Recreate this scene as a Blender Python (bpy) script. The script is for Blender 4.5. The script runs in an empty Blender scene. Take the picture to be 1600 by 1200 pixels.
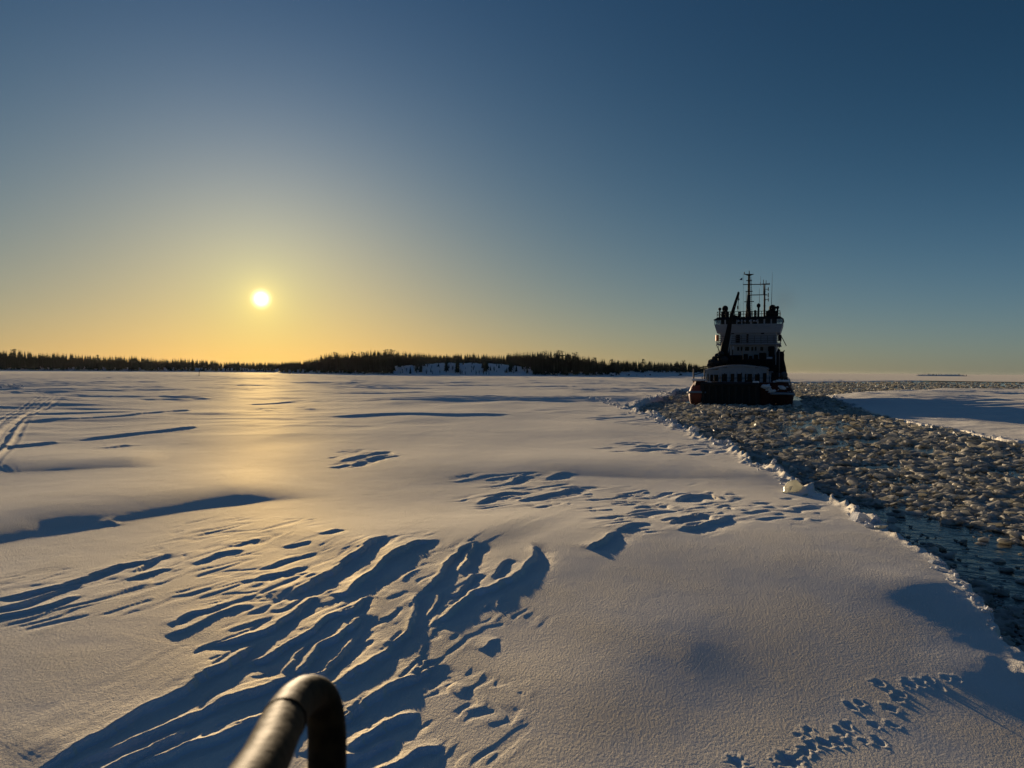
import bpy, bmesh, math, random
import numpy as np
from mathutils import Matrix, Vector, Euler
random.seed(7); rng = np.random.default_rng(7)
S = bpy.context.scene
COL = S.collection
R = math.radians

# ------------------------------------------------------------------ camera
CAM_Z = 3.7
FPX = 1110.0
camd = bpy.data.cameras.new('camera'); cam = bpy.data.objects.new('camera', camd); COL.objects.link(cam)
camd.sensor_width = 36; camd.lens = FPX/1600*36
camd.clip_start = 0.05; camd.clip_end = 60000
camd.dof.use_dof = True; camd.dof.focus_distance = 22; camd.dof.aperture_fstop = 7.5
CM = Matrix.Rotation(R(90-1.06), 4, 'X') @ Matrix.Rotation(R(0.45), 4, 'Z')
cam.matrix_world = Matrix.Translation((0, 0, CAM_Z)) @ CM
S.camera = cam
CR = np.array(CM.to_3x3())

def ray(px, py):
    d = CR @ np.array([(px-800)/FPX, -(py-600)/FPX, -1.0])
    return d/np.linalg.norm(d)
def G(px, py, z=0.35):                       # where a sight line meets the snow
    d = ray(px, py); t = (z-CAM_Z)/d[2]
    if z == .35:
        for _ in range(6): t = (z-bank(d[0]*t, d[1]*t)-CAM_Z)/d[2]
    return np.array([d[0]*t, d[1]*t])
def bank(x, y):                              # the snow falls away gently towards the viewpoint
    q = np.maximum(x*-.333+y*.943, 4.0); return .0019*np.maximum(0, 15-q)**2
def Gs(pts, z=0.35): return np.array([G(x, y, z) for x, y in pts])

# ------------------------------------------------------------------ sky, sun, exposure
SUN_AZ, SUN_EL = R(-19.46), R(5.3)
SUN_DIR = Vector((math.sin(SUN_AZ)*math.cos(SUN_EL), math.cos(SUN_AZ)*math.cos(SUN_EL), math.sin(SUN_EL)))
S.view_settings.view_transform = 'Standard'; S.view_settings.look = 'None'
S.view_settings.gamma = 1; S.view_settings.use_curve_mapping = False
S.view_settings.exposure = 1.0
S.cycles.use_denoising = True
S.cycles.max_bounces = 6; S.cycles.transparent_max_bounces = 8
S.cycles.sample_clamp_indirect = 6

W = bpy.data.worlds.new('World'); S.world = W; W.use_nodes = True
nt = W.node_tree; N = nt.nodes; Lk = nt.links
bg = N['Background']
sky = N.new('ShaderNodeTexSky'); sky.sky_type = 'NISHITA'; sky.sun_disc = False
sky.sun_elevation = SUN_EL; sky.sun_rotation = SUN_AZ; sky.air_density = 1; sky.dust_density = 1; sky.ozone_density = 1
def wm(op, a, b=None, c=None):
    m = N.new('ShaderNodeMath'); m.operation = op
    for i, v in enumerate((a, b, c)):
        if v is None: continue
        if isinstance(v, (int, float)): m.inputs[i].default_value = v
        else: Lk.new(v, m.inputs[i])
    return m.outputs[0]
geo = N.new('ShaderNodeTexCoord'); nrm = N.new('ShaderNodeVectorMath'); nrm.operation = 'NORMALIZE'
Lk.new(geo.outputs['Generated'], nrm.inputs[0])
sep = N.new('ShaderNodeSeparateXYZ'); Lk.new(nrm.outputs[0], sep.inputs[0])
el = wm('MULTIPLY', wm('ARCSINE', wm('MAXIMUM', sep.outputs[2], 0.0)), 57.29578)
dt = N.new('ShaderNodeVectorMath'); dt.operation = 'DOT_PRODUCT'
Lk.new(nrm.outputs[0], dt.inputs[0]); dt.inputs[1].default_value = SUN_DIR
th = wm('MULTIPLY', wm('ARCCOSINE', wm('MINIMUM', dt.outputs['Value'], 0.9999999)), 57.29578)
def ex(x, k): return wm('EXPONENT', wm('MULTIPLY', x, -1.0/k))
f1, f2, f3, f4 = ex(el, 30), ex(el, 7), ex(th, 35), ex(th, 7)
f5 = wm('MULTIPLY', f1, f3)
# colour balance of this clear winter evening laid over the Nishita sky
SKY = [[-8.1707, 6.0089, 0.0428, 6.5091, -0.237, -5.9521], [-5.8132, 4.3571, -0.2633, 4.1355, 0.2257, -4.5749],
       [-5.2003, 4.5807, -0.6236, 4.7078, 0.1625, -6.4347]]
sc = N.new('ShaderNodeSeparateColor'); Lk.new(sky.outputs[0], sc.inputs[0])
comb = N.new('ShaderNodeCombineColor')
glow = ex(th, .95); core = wm('EXPONENT', wm('MULTIPLY', wm('POWER', wm('DIVIDE', th, .40), 2.0), -1.0))
high = wm('SUBTRACT', 1.0, wm('EXPONENT', wm('MULTIPLY', wm('POWER', wm('DIVIDE', el, 45.0), 3.0), -1.0)))   # deep blue overhead
for i, (co, dc, gc) in enumerate(zip(SKY, (4.0, 3.0, 1.5), (0.30, 0.19, 0.03))):
    s = wm('ADD', wm('MULTIPLY', f1, co[1]), co[0]-math.log(2.0))
    for f, k in ((f2, co[2]), (f3, co[3]), (f4, co[4]), (f5, co[5])): s = wm('MULTIPLY_ADD', f, k, s)
    v = wm('MULTIPLY', wm('POWER', wm('MAXIMUM', sc.outputs[i], 1e-4), 0.4), wm('EXPONENT', s))
    v = wm('MULTIPLY_ADD', glow, gc, v)
    v = wm('MULTIPLY_ADD', high, (.0095, .0200, .052)[i], v)
    v = wm('MULTIPLY_ADD', core, dc, v)
    Lk.new(v, comb.inputs[i])
Lk.new(comb.outputs[0], bg.inputs[0]); bg.inputs[1].default_value = 1.0
W.cycles.sampling_method = 'MANUAL'; W.cycles.sample_map_resolution = 1024

sd = bpy.data.lights.new('sun', 'SUN'); so = bpy.data.objects.new('sun', sd); COL.objects.link(so)
sd.energy = 3.3; sd.angle = R(0.5); sd.color = (1.0, 0.76, 0.49)
so.rotation_euler = (-SUN_DIR).to_track_quat('-Z', 'Y').to_euler(); so.location = (0, 0, 50)

# ------------------------------------------------------------------ helpers
def tag(o, label=None, cat=None, group=None, kind=None):
    if label: o['label'] = label
    if cat: o['category'] = cat
    if group: o['group'] = group
    if kind: o['kind'] = kind
    return o
def link(o, parent=None):
    COL.objects.link(o)
    if parent is not None: o.parent = parent
    return o
def empty(name, loc=(0, 0, 0), rz=0.0, parent=None):
    o = bpy.data.objects.new(name, None); o.location = loc; o.rotation_euler = (0, 0, rz)
    o.empty_display_size = .3
    return link(o, parent)
def npmesh(name, V, F, mat=None, smooth=False):
    V = np.asarray(V, np.float32); F = np.asarray(F, np.int32)
    me = bpy.data.meshes.new(name); k = F.shape[1]
    me.vertices.add(len(V)); me.vertices.foreach_set('co', V.ravel())
    me.loops.add(F.size); me.loops.foreach_set('vertex_index', F.ravel())
    me.polygons.add(len(F)); me.polygons.foreach_set('loop_start', np.arange(0, F.size, k, dtype=np.int32))
    me.polygons.foreach_set('loop_total', np.full(len(F), k, np.int32))
    me.polygons.foreach_set('use_smooth', np.full(len(F), smooth))
    me.update(calc_edges=True)
    if mat: me.materials.append(mat)
    return me
def mobj(name, me, parent=None, loc=None):
    o = bpy.data.objects.new(name, me); link(o, parent)
    if loc is not None: o.location = loc
    return o

def mat(name, col, rough=0.6, metal=0.0, spec=0.5, noise=0.0, nscale=8.0, bump=0.0, bscale=40.0, trans=0.0, alpha=1.0):
    m = bpy.data.materials.new(name); m.use_nodes = True
    n = m.node_tree.nodes; l = m.node_tree.links; b = n['Principled BSDF']
    b.inputs['Base Color'].default_value = (*col, 1); b.inputs['Roughness'].default_value = rough
    b.inputs['Metallic'].default_value = metal; b.inputs['Specular IOR Level'].default_value = spec
    b.inputs['Transmission Weight'].default_value = trans; b.inputs['Alpha'].default_value = alpha
    tc = n.new('ShaderNodeTexCoord')
    if noise:
        t = n.new('ShaderNodeTexNoise'); t.inputs['Scale'].default_value = nscale; t.inputs['Detail'].default_value = 6
        l.new(tc.outputs['Object'], t.inputs['Vector'])
        r = n.new('ShaderNodeMapRange'); r.inputs['From Min'].default_value = .3; r.inputs['From Max'].default_value = .7
        r.inputs['To Min'].default_value = 1-noise; r.inputs['To Max'].default_value = 1+noise*.5
        l.new(t.outputs['Fac'], r.inputs['Value'])
        h = n.new('ShaderNodeVectorMath'); h.operation = 'SCALE'; h.inputs[0].default_value = col
        l.new(r.outputs[0], h.inputs['Scale']); l.new(h.outputs[0], b.inputs['Base Color'])
    if bump:
        t = n.new('ShaderNodeTexNoise'); t.inputs['Scale'].default_value = bscale; t.inputs['Detail'].default_value = 4
        l.new(tc.outputs['Object'], t.inputs['Vector'])
        bp = n.new('ShaderNodeBump'); bp.inputs['Strength'].default_value = 1; bp.inputs['Distance'].default_value = bump
        l.new(t.outputs['Fac'], bp.inputs['Height']); l.new(bp.outputs[0], b.inputs['Normal'])
    return m

# --- gradient noise in numpy
_P = np.random.default_rng(3).permutation(1024).astype(np.int32); _P = np.concatenate([_P, _P])
_A = np.random.default_rng(4).random(1024).astype(np.float32)*2*np.pi
_GX, _GY = np.cos(_A).astype(np.float32), np.sin(_A).astype(np.float32)
def pn(x, y, seed=0):
    x = np.asarray(x, np.float64)+seed*37.13; y = np.asarray(y, np.float64)+seed*11.7
    xi = np.floor(x); yi = np.floor(y); fx = (x-xi).astype(np.float32); fy = (y-yi).astype(np.float32)
    xi = xi.astype(np.int64) & 1023; yi = yi.astype(np.int64) & 1023
    u = fx*fx*fx*(fx*(fx*6-15)+10); v = fy*fy*fy*(fy*(fy*6-15)+10)
    def g(a, b, dx, dy):
        h = _P[_P[(xi+a) & 1023]+((yi+b) & 1023)]
        return _GX[h]*dx+_GY[h]*dy
    a = g(0, 0, fx, fy); b = g(1, 0, fx-1, fy); c = g(0, 1, fx, fy-1); d = g(1, 1, fx-1, fy-1)
    return (a+(b-a)*u+((c+(d-c)*u)-(a+(b-a)*u))*v)*1.5
def sst(a, b, x):
    t = np.clip((x-a)/(b-a), 0, 1); return t*t*(3-2*t)

# ------------------------------------------------------------------ materials
def snow_material(name, bump_near=True):
    m = bpy.data.materials.new(name); m.use_nodes = True
    n = m.node_tree.nodes; l = m.node_tree.links; n.remove(n['Principled BSDF'])
    b = n.new('ShaderNodeBsdfDiffuse'); gl = n.new('ShaderNodeBsdfGlossy'); ms = n.new('ShaderNodeMixShader')
    gl.inputs['Roughness'].default_value = GLR; gl.inputs["Color"].default_value = (1.0, .88, .50, 1); fr = n.new('ShaderNodeFresnel'); fr.inputs['IOR'].default_value = 1.31  # gloss tinted gold: warmth of the low-sun sheen put into the colour
    def fk(k):
        q = n.new('ShaderNodeMath'); q.operation = 'MULTIPLY'; q.inputs[1].default_value = k; l.new(fr.outputs[0], q.inputs[0]); return q.outputs[0]
    l.new(fk(GLF), ms.inputs[0])
    l.new(b.outputs[0], ms.inputs[1]); l.new(gl.outputs[0], ms.inputs[2]); g_2 = n.new('ShaderNodeBsdfGlossy'); g_2.inputs['Roughness'].default_value = .64; g_2.inputs['Color'].default_value = (1.0, .80, .30, 1); m2 = n.new('ShaderNodeMixShader'); l.new(fk(.042), m2.inputs[0])  # second, tighter lobe with the golden sun sheen in its tint
    l.new(ms.outputs[0], m2.inputs[1]); l.new(g_2.outputs[0], m2.inputs[2]); l.new(m2.outputs[0], n['Material Output'].inputs[0])
    tc = n.new('ShaderNodeTexCoord')
    mp = n.new('ShaderNodeMapping'); mp.inputs['Rotation'].default_value = (0, 0, R(-16)); mp.inputs['Scale'].default_value = (1.0, 0.55, 1)
    l.new(tc.outputs['Object'], mp.inputs[0])
    def no(scale, det, src, rough=.55):
        t = n.new('ShaderNodeTexNoise'); t.inputs['Scale'].default_value = scale; t.inputs['Detail'].default_value = det
        t.inputs['Roughness'].default_value = rough; l.new(src, t.inputs['Vector']); return t.outputs['Fac']
    # wind-packed grain: centimetre relief, whose strength wanders across the field
    g1 = no(42, 4, mp.outputs[0], .6); g2 = no(9, 3, mp.outputs[0]); g3 = no(110, 2, tc.outputs['Object'])
    w = no(.8, 2, tc.outputs['Object'])
    wr = n.new('ShaderNodeMapRange'); wr.inputs['From Min'].default_value = .35; wr.inputs['From Max'].default_value = .65
    wr.inputs['To Min'].default_value = .45; wr.inputs['To Max'].default_value = 1.15; l.new(w, wr.inputs['Value'])
    def mth(op, a, bb):
        q = n.new('ShaderNodeMath'); q.operation = op
        for i, v in enumerate((a, bb)):
            if isinstance(v, (int, float)): q.inputs[i].default_value = v
            else: l.new(v, q.inputs[i])
        return q.outputs[0]
    h = mth('ADD', mth('MULTIPLY', g1, .0265), mth('ADD', mth('MULTIPLY', g2, .012), mth('MULTIPLY', g3, .0075)))
    h = mth('MULTIPLY', h, wr.outputs[0])
    bp = n.new('ShaderNodeBump'); bp.inputs['Strength'].default_value = 1; bp.inputs['Distance'].default_value = 1.0
    l.new(h, bp.inputs['Height']); l.new(bp.outputs[0], b.inputs['Normal']); l.new(bp.outputs[0], gl.inputs['Normal'])
    # faint tint wander
    t = no(.35, 4, tc.outputs['Object'])
    mx = n.new('ShaderNodeMix'); mx.data_type = 'RGBA'; l.new(t, mx.inputs['Factor'])
    mx.inputs['A'].default_value = (0.78, 0.81, 0.86, 1); mx.inputs['B'].default_value = (0.86, 0.86, 0.87, 1)
    l.new(mx.outputs['Result'], b.inputs['Color'])
    return m
GLR, GLF = .86, .20
M_SNOW = snow_material('wind_packed_snow')

def ice_material(name, c1, c2, rough, transl=0.25, bump=.012, bscale=14):
    m = bpy.data.materials.new(name); m.use_nodes = True
    n = m.node_tree.nodes; l = m.node_tree.links; b = n['Principled BSDF']; out = n['Material Output']
    tc = n.new('ShaderNodeTexCoord')
    oi = n.new('ShaderNodeObjectInfo')
    t = n.new('ShaderNodeTexNoise'); t.inputs['Scale'].default_value = 2.3; t.inputs['Detail'].default_value = 5
    gm = n.new('ShaderNodeNewGeometry'); l.new(gm.outputs['Position'], t.inputs['Vector'])
    r = n.new('ShaderNodeValToRGB'); r.color_ramp.elements[0].position = .35; r.color_ramp.elements[1].position = .66
    r.color_ramp.elements[0].color = (*c1, 1); r.color_ramp.elements[1].color = (*c2, 1)
    l.new(t.outputs['Fac'], r.inputs[0]); l.new(r.outputs[0], b.inputs['Base Color'])
    b.inputs['Roughness'].default_value = rough; b.inputs['IOR'].default_value = 1.31
    t2 = n.new('ShaderNodeTexNoise'); t2.inputs['Scale'].default_value = bscale; t2.inputs['Detail'].default_value = 5
    l.new(gm.outputs['Position'], t2.inputs['Vector'])
    bp = n.new('ShaderNodeBump'); bp.inputs['Distance'].default_value = bump; l.new(t2.outputs['Fac'], bp.inputs['Height'])
    l.new(bp.outputs[0], b.inputs['Normal'])
    tr = n.new('ShaderNodeBsdfTranslucent'); l.new(r.outputs[0], tr.inputs[0])
    mx = n.new('ShaderNodeMixShader'); mx.inputs[0].default_value = transl
    l.new(b.outputs[0], mx.inputs[1]); l.new(tr.outputs[0], mx.inputs[2]); l.new(mx.outputs[0], out.inputs[0])
    return m
M_BRASH = ice_material('brash_ice', (.42, .42, .38), (.93, .89, .78), .45, .55)
M_BLOCK = ice_material('snowy_ice_block', (.55, .58, .62), (.80, .81, .83), .55, .30)
M_SLAB = ice_material('clear_ice_slab', (.58, .58, .50), (.80, .78, .68), .25, .5, .006, 9)
M_SLUSH = ice_material('slush', (.12, .145, .15), (.36, .39, .38), .35, .15, .02, 10)

def water_material():
    m = bpy.data.materials.new('channel_water'); m.use_nodes = True
    n = m.node_tree.nodes; l = m.node_tree.links; b = n['Principled BSDF']
    b.inputs['Base Color'].default_value = (.006, .016, .022, 1); b.inputs['Roughness'].default_value = .09; b.inputs['IOR'].default_value = 1.33
    tc = n.new('ShaderNodeTexCoord')
    t = n.new('ShaderNodeTexNoise'); t.inputs['Scale'].default_value = 2.2; t.inputs['Detail'].default_value = 5
    l.new(tc.outputs['Object'], t.inputs['Vector'])
    bp = n.new('ShaderNodeBump'); bp.inputs['Distance'].default_value = .06; l.new(t.outputs['Fac'], bp.inputs['Height'])
    l.new(bp.outputs[0], b.inputs['Normal'])
    return m
M_WATER = water_material()

# ------------------------------------------------------------------ channel outline (world)
LEFT_PX = [(1600, 1035), (1572, 1000), (1545, 975), (1490, 905), (1445, 870), (1400, 845), (1345, 808), (1305, 785), (1262, 768),
           (1225, 745), (1180, 728), (1152, 705), (1130, 692), (1092, 680), (1062, 668), (1040, 655), (1005, 646), (985, 639),
           (1008, 629), (1038, 618), (1060, 611), (1080, 606)]
LEFT_FAR = [(1120, 602), (1240, 597), (1400, 595), (1600, 594.5), (1800, 595)]
RIGHT_PX = [(1900, 605.5), (1600, 606), (1480, 607), (1400, 608.5), (1330, 611), (1298, 616), (1305, 622), (1340, 632), (1378, 644),
            (1420, 655), (1465, 663), (1530, 674), (1600, 684)]
near_left = [np.array([4.3, -30.0]), np.array([4.9, 0.0]), np.array([5.9, 6.0])]
near_right = [np.array([34., 20.]), np.array([37., -30.])]
CH = np.array(near_left+[G(*p) for p in LEFT_PX]+[G(*p) for p in LEFT_FAR]+[G(*p) for p in RIGHT_PX]+near_right)

def poly_sd(P, x, y):
    """distance to the outline, positive inside"""
    best = np.full(x.shape, 1e9); ins = np.zeros(x.shape, bool); n = len(P)
    for i in range(n):
        a = P[i]; b = P[(i+1) % n]; d = b-a; L = (d*d).sum()
        t = np.clip(((x-a[0])*d[0]+(y-a[1])*d[1])/L, 0, 1)
        q = (x-a[0]-t*d[0])**2+(y-a[1]-t*d[1])**2
        np.minimum(best, q, out=best)
        c = (a[1] > y) != (b[1] > y)
        if d[1] != 0: ins ^= c & (x < (b[0]-a[0])*(y-a[1])/d[1]+a[0])
    s = np.sqrt(best); return np.where(ins, s, -s)
def channel_sd(x, y):
    sd_ = np.full(x.shape, -50.0)
    m = (x > 0) & (y < 420) & (x < 460) & (x > .02*y)
    xx, yy = x[m], y[m]; s = poly_sd(CH, xx, yy)
    k = np.clip(yy/25, .5, 4)
    s = s+.20*pn(xx*.8, yy*.8, 1)*np.minimum(k, 1.5)+.10*pn(xx*2.3, yy*2.3, 2)+.04*pn(xx*7, yy*7, 3)+.9*pn(xx*.22, yy*.22, 4)*sst(20, 60, yy)+1.6*pn(xx*.07, yy*.07, 9)*sst(60, 150, yy)
    sd_[m] = s
    return sd_

# ------------------------------------------------------------------ snow relief
STROKES = []   # world polyline, crest height, scoop depth, scoop width, windward width
def smooth_line(P, n_=4):
    out = []
    for i in range(len(P)-1):
        a, b, c, d = P[max(i-1, 0)], P[i], P[i+1], P[min(i+2, len(P)-1)]
        for j in range(n_):
            t = j/n_; out.append(.5*((2*b)+(c-a)*t+(2*a-5*b+4*c-d)*t**2+(3*b-a-3*c+d)*t**3))
    return np.array(out+[P[-1]])
def stroke(pts, h, dep, wn, wf, px=True, ends=.18):
    hero_ = max(p_[0] for p_ in pts) > 420 and min(p_[1] for p_ in pts) > 850 and max(p_[0] for p_ in pts) < 860
    if hero_: h, dep, wn = h*.70, dep*.8, wn*.88
    STROKES.append((smooth_line(Gs(pts)), h, dep, wn, wf, ends))
# the big carved sastrugi by the handrail
sas = [
 ([(424, 951), (454, 936), (480, 924), (506, 910), (529, 894), (559, 876), (585, 860), (611, 852)], .075, .10, .55, .35),
 ([(300, 1020), (360, 1007), (403, 996), (424, 988), (450, 971), (469, 956), (491, 941), (515, 943)], .06, .06, .28, .25),
 ([(516, 932), (534, 937), (555, 926), (576, 911), (592, 896), (609, 885), (628, 876), (652, 868), (690, 862)], .085, .10, .50, .22),
 ([(424, 960), (441, 960), (457, 952), (472, 942), (486, 936)], .04, .05, .16, .08),
 ([(360, 1063), (392, 1037), (407, 1033), (431, 1024), (450, 1012), (465, 1003), (484, 996), (502, 980), (523, 971), (544, 965), (559, 954), (576, 942), (588, 940)], .065, .085, .24, .12),
 ([(433, 1063), (454, 1041), (465, 1026), (484, 1009), (499, 994), (519, 979), (547, 964), (570, 957)], .05, .04, .14, .10),
 ([(450, 1063), (476, 1041), (491, 1026), (499, 1014), (529, 1001), (557, 979), (576, 968)], .055, .09, .26, .12),
 ([(430, 1090), (469, 1063), (499, 1056), (521, 1039), (540, 1020), (555, 999), (568, 979), (573, 970)], .05, .07, .22, .08),
 ([(500, 1050), (540, 1020), (561, 1012), (587, 1004)], .035, .04, .14, .07),
 ([(500, 1092), (536, 1065), (566, 1046), (596, 1029), (611, 1014), (632, 999), (645, 975), (651, 945), (662, 938)], .055, .08, .24, .16),
 ([(651, 947), (671, 930), (688, 917), (694, 902), (705, 892), (720, 877), (731, 870), (741, 867)], .06, .09, .26, .12),
 ([(645, 988), (656, 981), (671, 969), (682, 954), (688, 939)], .04, .05, .13, .06),
 ([(600, 1027), (619, 1014), (637, 996), (645, 982)], .04, .04, .10, .08),
 ([(656, 994), (675, 984), (697, 975), (716, 960), (729, 947), (742, 941), (769, 936), (784, 926), (799, 922), (821, 906), (834, 891), (832, 874), (825, 866)], .055, .095, .33, .14),
 ([(690, 946), (709, 945), (724, 934), (740, 914)], .04, .07, .22, .09),
 ([(718, 918), (731, 887), (740, 868)], .06, .09, .38, .08),
 ([(765, 926), (784, 900), (796, 893)], .03, .06, .26, .06),
 ([(60, 1225), (104, 1197), (190, 1162), (253, 1137), (317, 1110), (364, 1089), (420, 1073), (470, 1052)], .07, .075, .24, .16),
 ([(140, 1215), (174, 1197), (222, 1172), (272, 1149), (293, 1129)], .05, .05, .17, .09),
 ([(180, 1210), (218, 1190), (285, 1165), (342, 1146), (380, 1130), (440, 1112), (520, 1085)], .06, .08, .26, .12),
 ([(20, 1215), (63, 1197), (120, 1168), (177, 1137), (222, 1108), (269, 1089), (317, 1054), (364, 1035), (405, 1004)], .05, .07, .32, .45),
 ([(526, 1078), (566, 1052), (600, 1029), (634, 1016)], .045, .07, .22, .11),
 ([(500, 1140), (542, 1114), (580, 1092), (615, 1074), (650, 1060), (682, 1040)], .05, .09, .34, .12),
 ([(534, 1179), (566, 1153), (600, 1131), (656, 1114)], .05, .08, .26, .10),
 ([(470, 1215), (520, 1185), (570, 1172), (620, 1150)], .05, .08, .26, .10),
 ([(560, 1215), (620, 1190), (660, 1172), (700, 1165)], .04, .05, .18, .10),
 ([(640, 1065), (655, 1050), (664, 1036)], .035, .05, .16, .04),
 # rows further left
 ([(-20, 940), (0, 937), (63, 925), (127, 906), (177, 887), (222, 880), (262, 873)], .045, .05, .30, .18),
 ([(-20, 958), (0, 953), (41, 943), (95, 921), (136, 911)], .045, .05, .26, .14),
 ([(-20, 972), (0, 966), (63, 953), (127, 931)], .035, .03, .16, .14),
 ([(203, 898), (234, 877), (260, 866)], .035, .05, .30, .14),
 ([(196, 910), (230, 898), (262, 889)], .03, .04, .22, .14),
 ([(301, 886), (330, 873), (348, 867), (386, 863)], .035, .03, .20, .14),
 ([(360, 858), (385, 850), (410, 846)], .03, .03, .20, .14),
 ([(392, 917), (412, 907), (442, 902), (482, 893)], .04, .06, .30, .14),
 ([(405, 898), (444, 883), (472, 876), (493, 871)], .03, .05, .26, .14),
 ([(440, 862), (465, 857), (489, 855)], .03, .05, .26, .14),
 ([(500, 846), (515, 842), (532, 838)], .03, .04, .24, .14),
 ([(265, 985), (290, 966), (330, 958), (350, 948)], .03, .04, .16, .10),
 ([(250, 1000), (300, 985), (345, 962), (390, 950)], .03, .02, .12, .12),
 ([(320, 1015), (360, 1000), (400, 985), (425, 968)], .03, .03, .12, .12),
 ([(150, 820), (172, 815), (185, 819)], .03, .02, .2, .2),
 # scoops near the mounds to the right
 ([(915, 880), (938, 866), (960, 852)], .05, .08, .35, .15),
 ([(790, 757), (806, 749), (822, 745)], .06, .06, .5, .3),
 ([(850, 750), (865, 746), (880, 742)], .04, .05, .4, .2),
 ([(1055, 790), (1075, 778), (1105, 778), (1135, 787)], .10, .06, .55, .3),
 ([(1045, 840), (1060, 828), (1090, 822), (1112, 822)], .05, .07, .45, .15),
 ([(1055, 850), (1085, 842), (1115, 834), (1140, 824)], .05, .07, .4, .15),
 ([(960, 850), (990, 838), (1020, 836)], .03, .04, .3, .15),
 ([(740, 790), (765, 778), (790, 770), (830, 772)], .05, .05, .35, .2),
 ([(800, 785), (850, 775), (900, 765), (915, 763)], .05, .06, .5, .25),
 ([(525, 724), (560, 714), (590, 708), (612, 706)], .05, .06, .6, .3),
 ([(540, 732), (570, 722), (600, 713), (614, 712)], .05, .06, .6, .3),
 ([(512, 732), (545, 727)], .03, .05, .5, .3),
 # long drift lines in the middle distance
 ([(-30, 668), (20, 664), (90, 658), (160, 654), (260, 645), (330, 640)], .12, .02, 1.4, 1.6),
 ([(-30, 651), (20, 649), (120, 647), (240, 645)], .10, .02, 1.2, 1.2),
 ([(-30, 701), (30, 697), (95, 690)], .12, .03, 1.1, 1.2),
 ([(110, 690), (190, 681), (260, 675), (322, 668)], .12, .02, 1.0, 1.3),
 ([(165, 701), (190, 696), (205, 697)], .07, .03, .6, .5),
 ([(380, 633), (430, 630), (470, 627)], .12, .03, 1.6, 1.2),
 ([(500, 654), (560, 652), (620, 650), (690, 650), (760, 649), (800, 647)], .16, .04, 2.6, 3.0),
 ([(760, 622), (800, 621), (850, 621)], .2, .03, 3, 3),
 ([(830, 605), (870, 604), (915, 605)], .2, .03, 4, 4),
 ([(620, 600), (680, 599), (740, 601)], .2, .03, 5, 4),
]
for a in sas: stroke(*a)
_r = np.random.default_rng(11)
for _ in range(70):                            # small feathered crests between the big ones
    px_ = _r.uniform(300, 800); py_ = _r.uniform(900, 1190)
    if abs((py_-1000)+.62*(px_-560)) > 150: continue
    c_ = G(px_, py_); a_ = R(_r.normal(17, 11)); L_ = _r.uniform(.25, .8); k_ = _r.normal(0, .12)
    t_ = np.linspace(-.5, .5, 4); d_ = np.array([math.sin(a_), math.cos(a_)]); n_ = np.array([d_[1], -d_[0]])
    STROKES.append((c_+np.outer(t_*L_, d_)+np.outer(k_*L_*(1-4*t_**2), n_), _r.uniform(.012, .030), _r.uniform(.015, .032), _r.uniform(.06, .13), _r.uniform(.04, .09), .3))
DRIFTS = [  # rounded drifts: crest line, height, far width, near width
 ([(-420, 856), (-200, 836), (-60, 817), (0, 807), (90, 795), (170, 783), (260, 772), (340, 764), (430, 758), (520, 752)], .215, 4.0, 2.6),
 ([(-60, 732), (0, 727), (70, 723), (140, 722), (215, 719), (270, 717)], .125, 4.0, 2.6),
 ([(560, 742), (700, 731), (800, 726), (900, 726), (1000, 728), (1100, 730), (1180, 728)], .145, 5.0, 3.2),
 ([(480, 880), (560, 862), (640, 846), (740, 843), (840, 855)], .10, 2.4, 1.9),
]
MOUNDS = [  # broad swells: centre px, half length, across-sun axis azimuth, far width, near width, height
 (60, 960, 5.0, 75, 3.5, 5.0, .08), (640, 1010, 3.0, 75, 2.6, 4.0, .03),
 (1090, 850, 5.0, 78, 3.2, 6.0, .24), (1000, 1000, 1.5, 80, 1.3, 1.5, .040), (1270, 890, 1.3, 80, 1.4, 1.6, .014),
 (1530, 1048, .55, 60, .5, .7, .012), (1180, 745, 2.2, 80, 2.5, 1.8, .12), (900, 1090, 1.0, 75, 1.0, 1.0, .03), (700, 900, 1.6, 78, 1.6, 1.4, .05), (1440, 930, .8, 70, .8, .7, .04)]
PRINTS = [(1232, 1191, 1.7), (1151, 1195, 1.2), (1257, 1176, 1), (1269, 1167, 1), (1288, 1162, 1.1), (1308, 1160, 1.1), (1313, 1144, 1), (1322, 1135, 1),
          (1330, 1105, 1), (1343, 1100, .8), (1374, 1158, 1), (1391, 1107, 1.1), (1401, 1092, 1), (1406, 1086, .9), (1372, 1070, 1),
          (1421, 1071, 1.3), (1438, 1070, 1), (1451, 1066, 1), (1465, 1075, 1), (1478, 1063, .8), (1495, 1065, .8), (1262, 1142, .8), (1394, 1132, .8),
          (1365, 1133, .8), (1350, 1158, .7), (1246, 1150, .6)]
MASKS = [  # patches of wind-cut crust: centre px, radius px, amplitude
 (565, 715, 60, 16, .055), (850, 780, 130, 26, .05), (1050, 810, 130, 50, .07), (1010, 702, 70, 13, .10), (800, 750, 90, 14, .03),
 (330, 900, 170, 70, .016), (430, 950, 130, 60, .014), (100, 930, 170, 50, .018), (1230, 810, 80, 30, .05), (1110, 700, 60, 20, .08),
 (450, 640, 60, 7, .08), (1000, 655, 80, 10, .10), (400, 830, 120, 25, .02), (600, 960, 230, 110, .014), (560, 1120, 300, 80, .012)]

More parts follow.
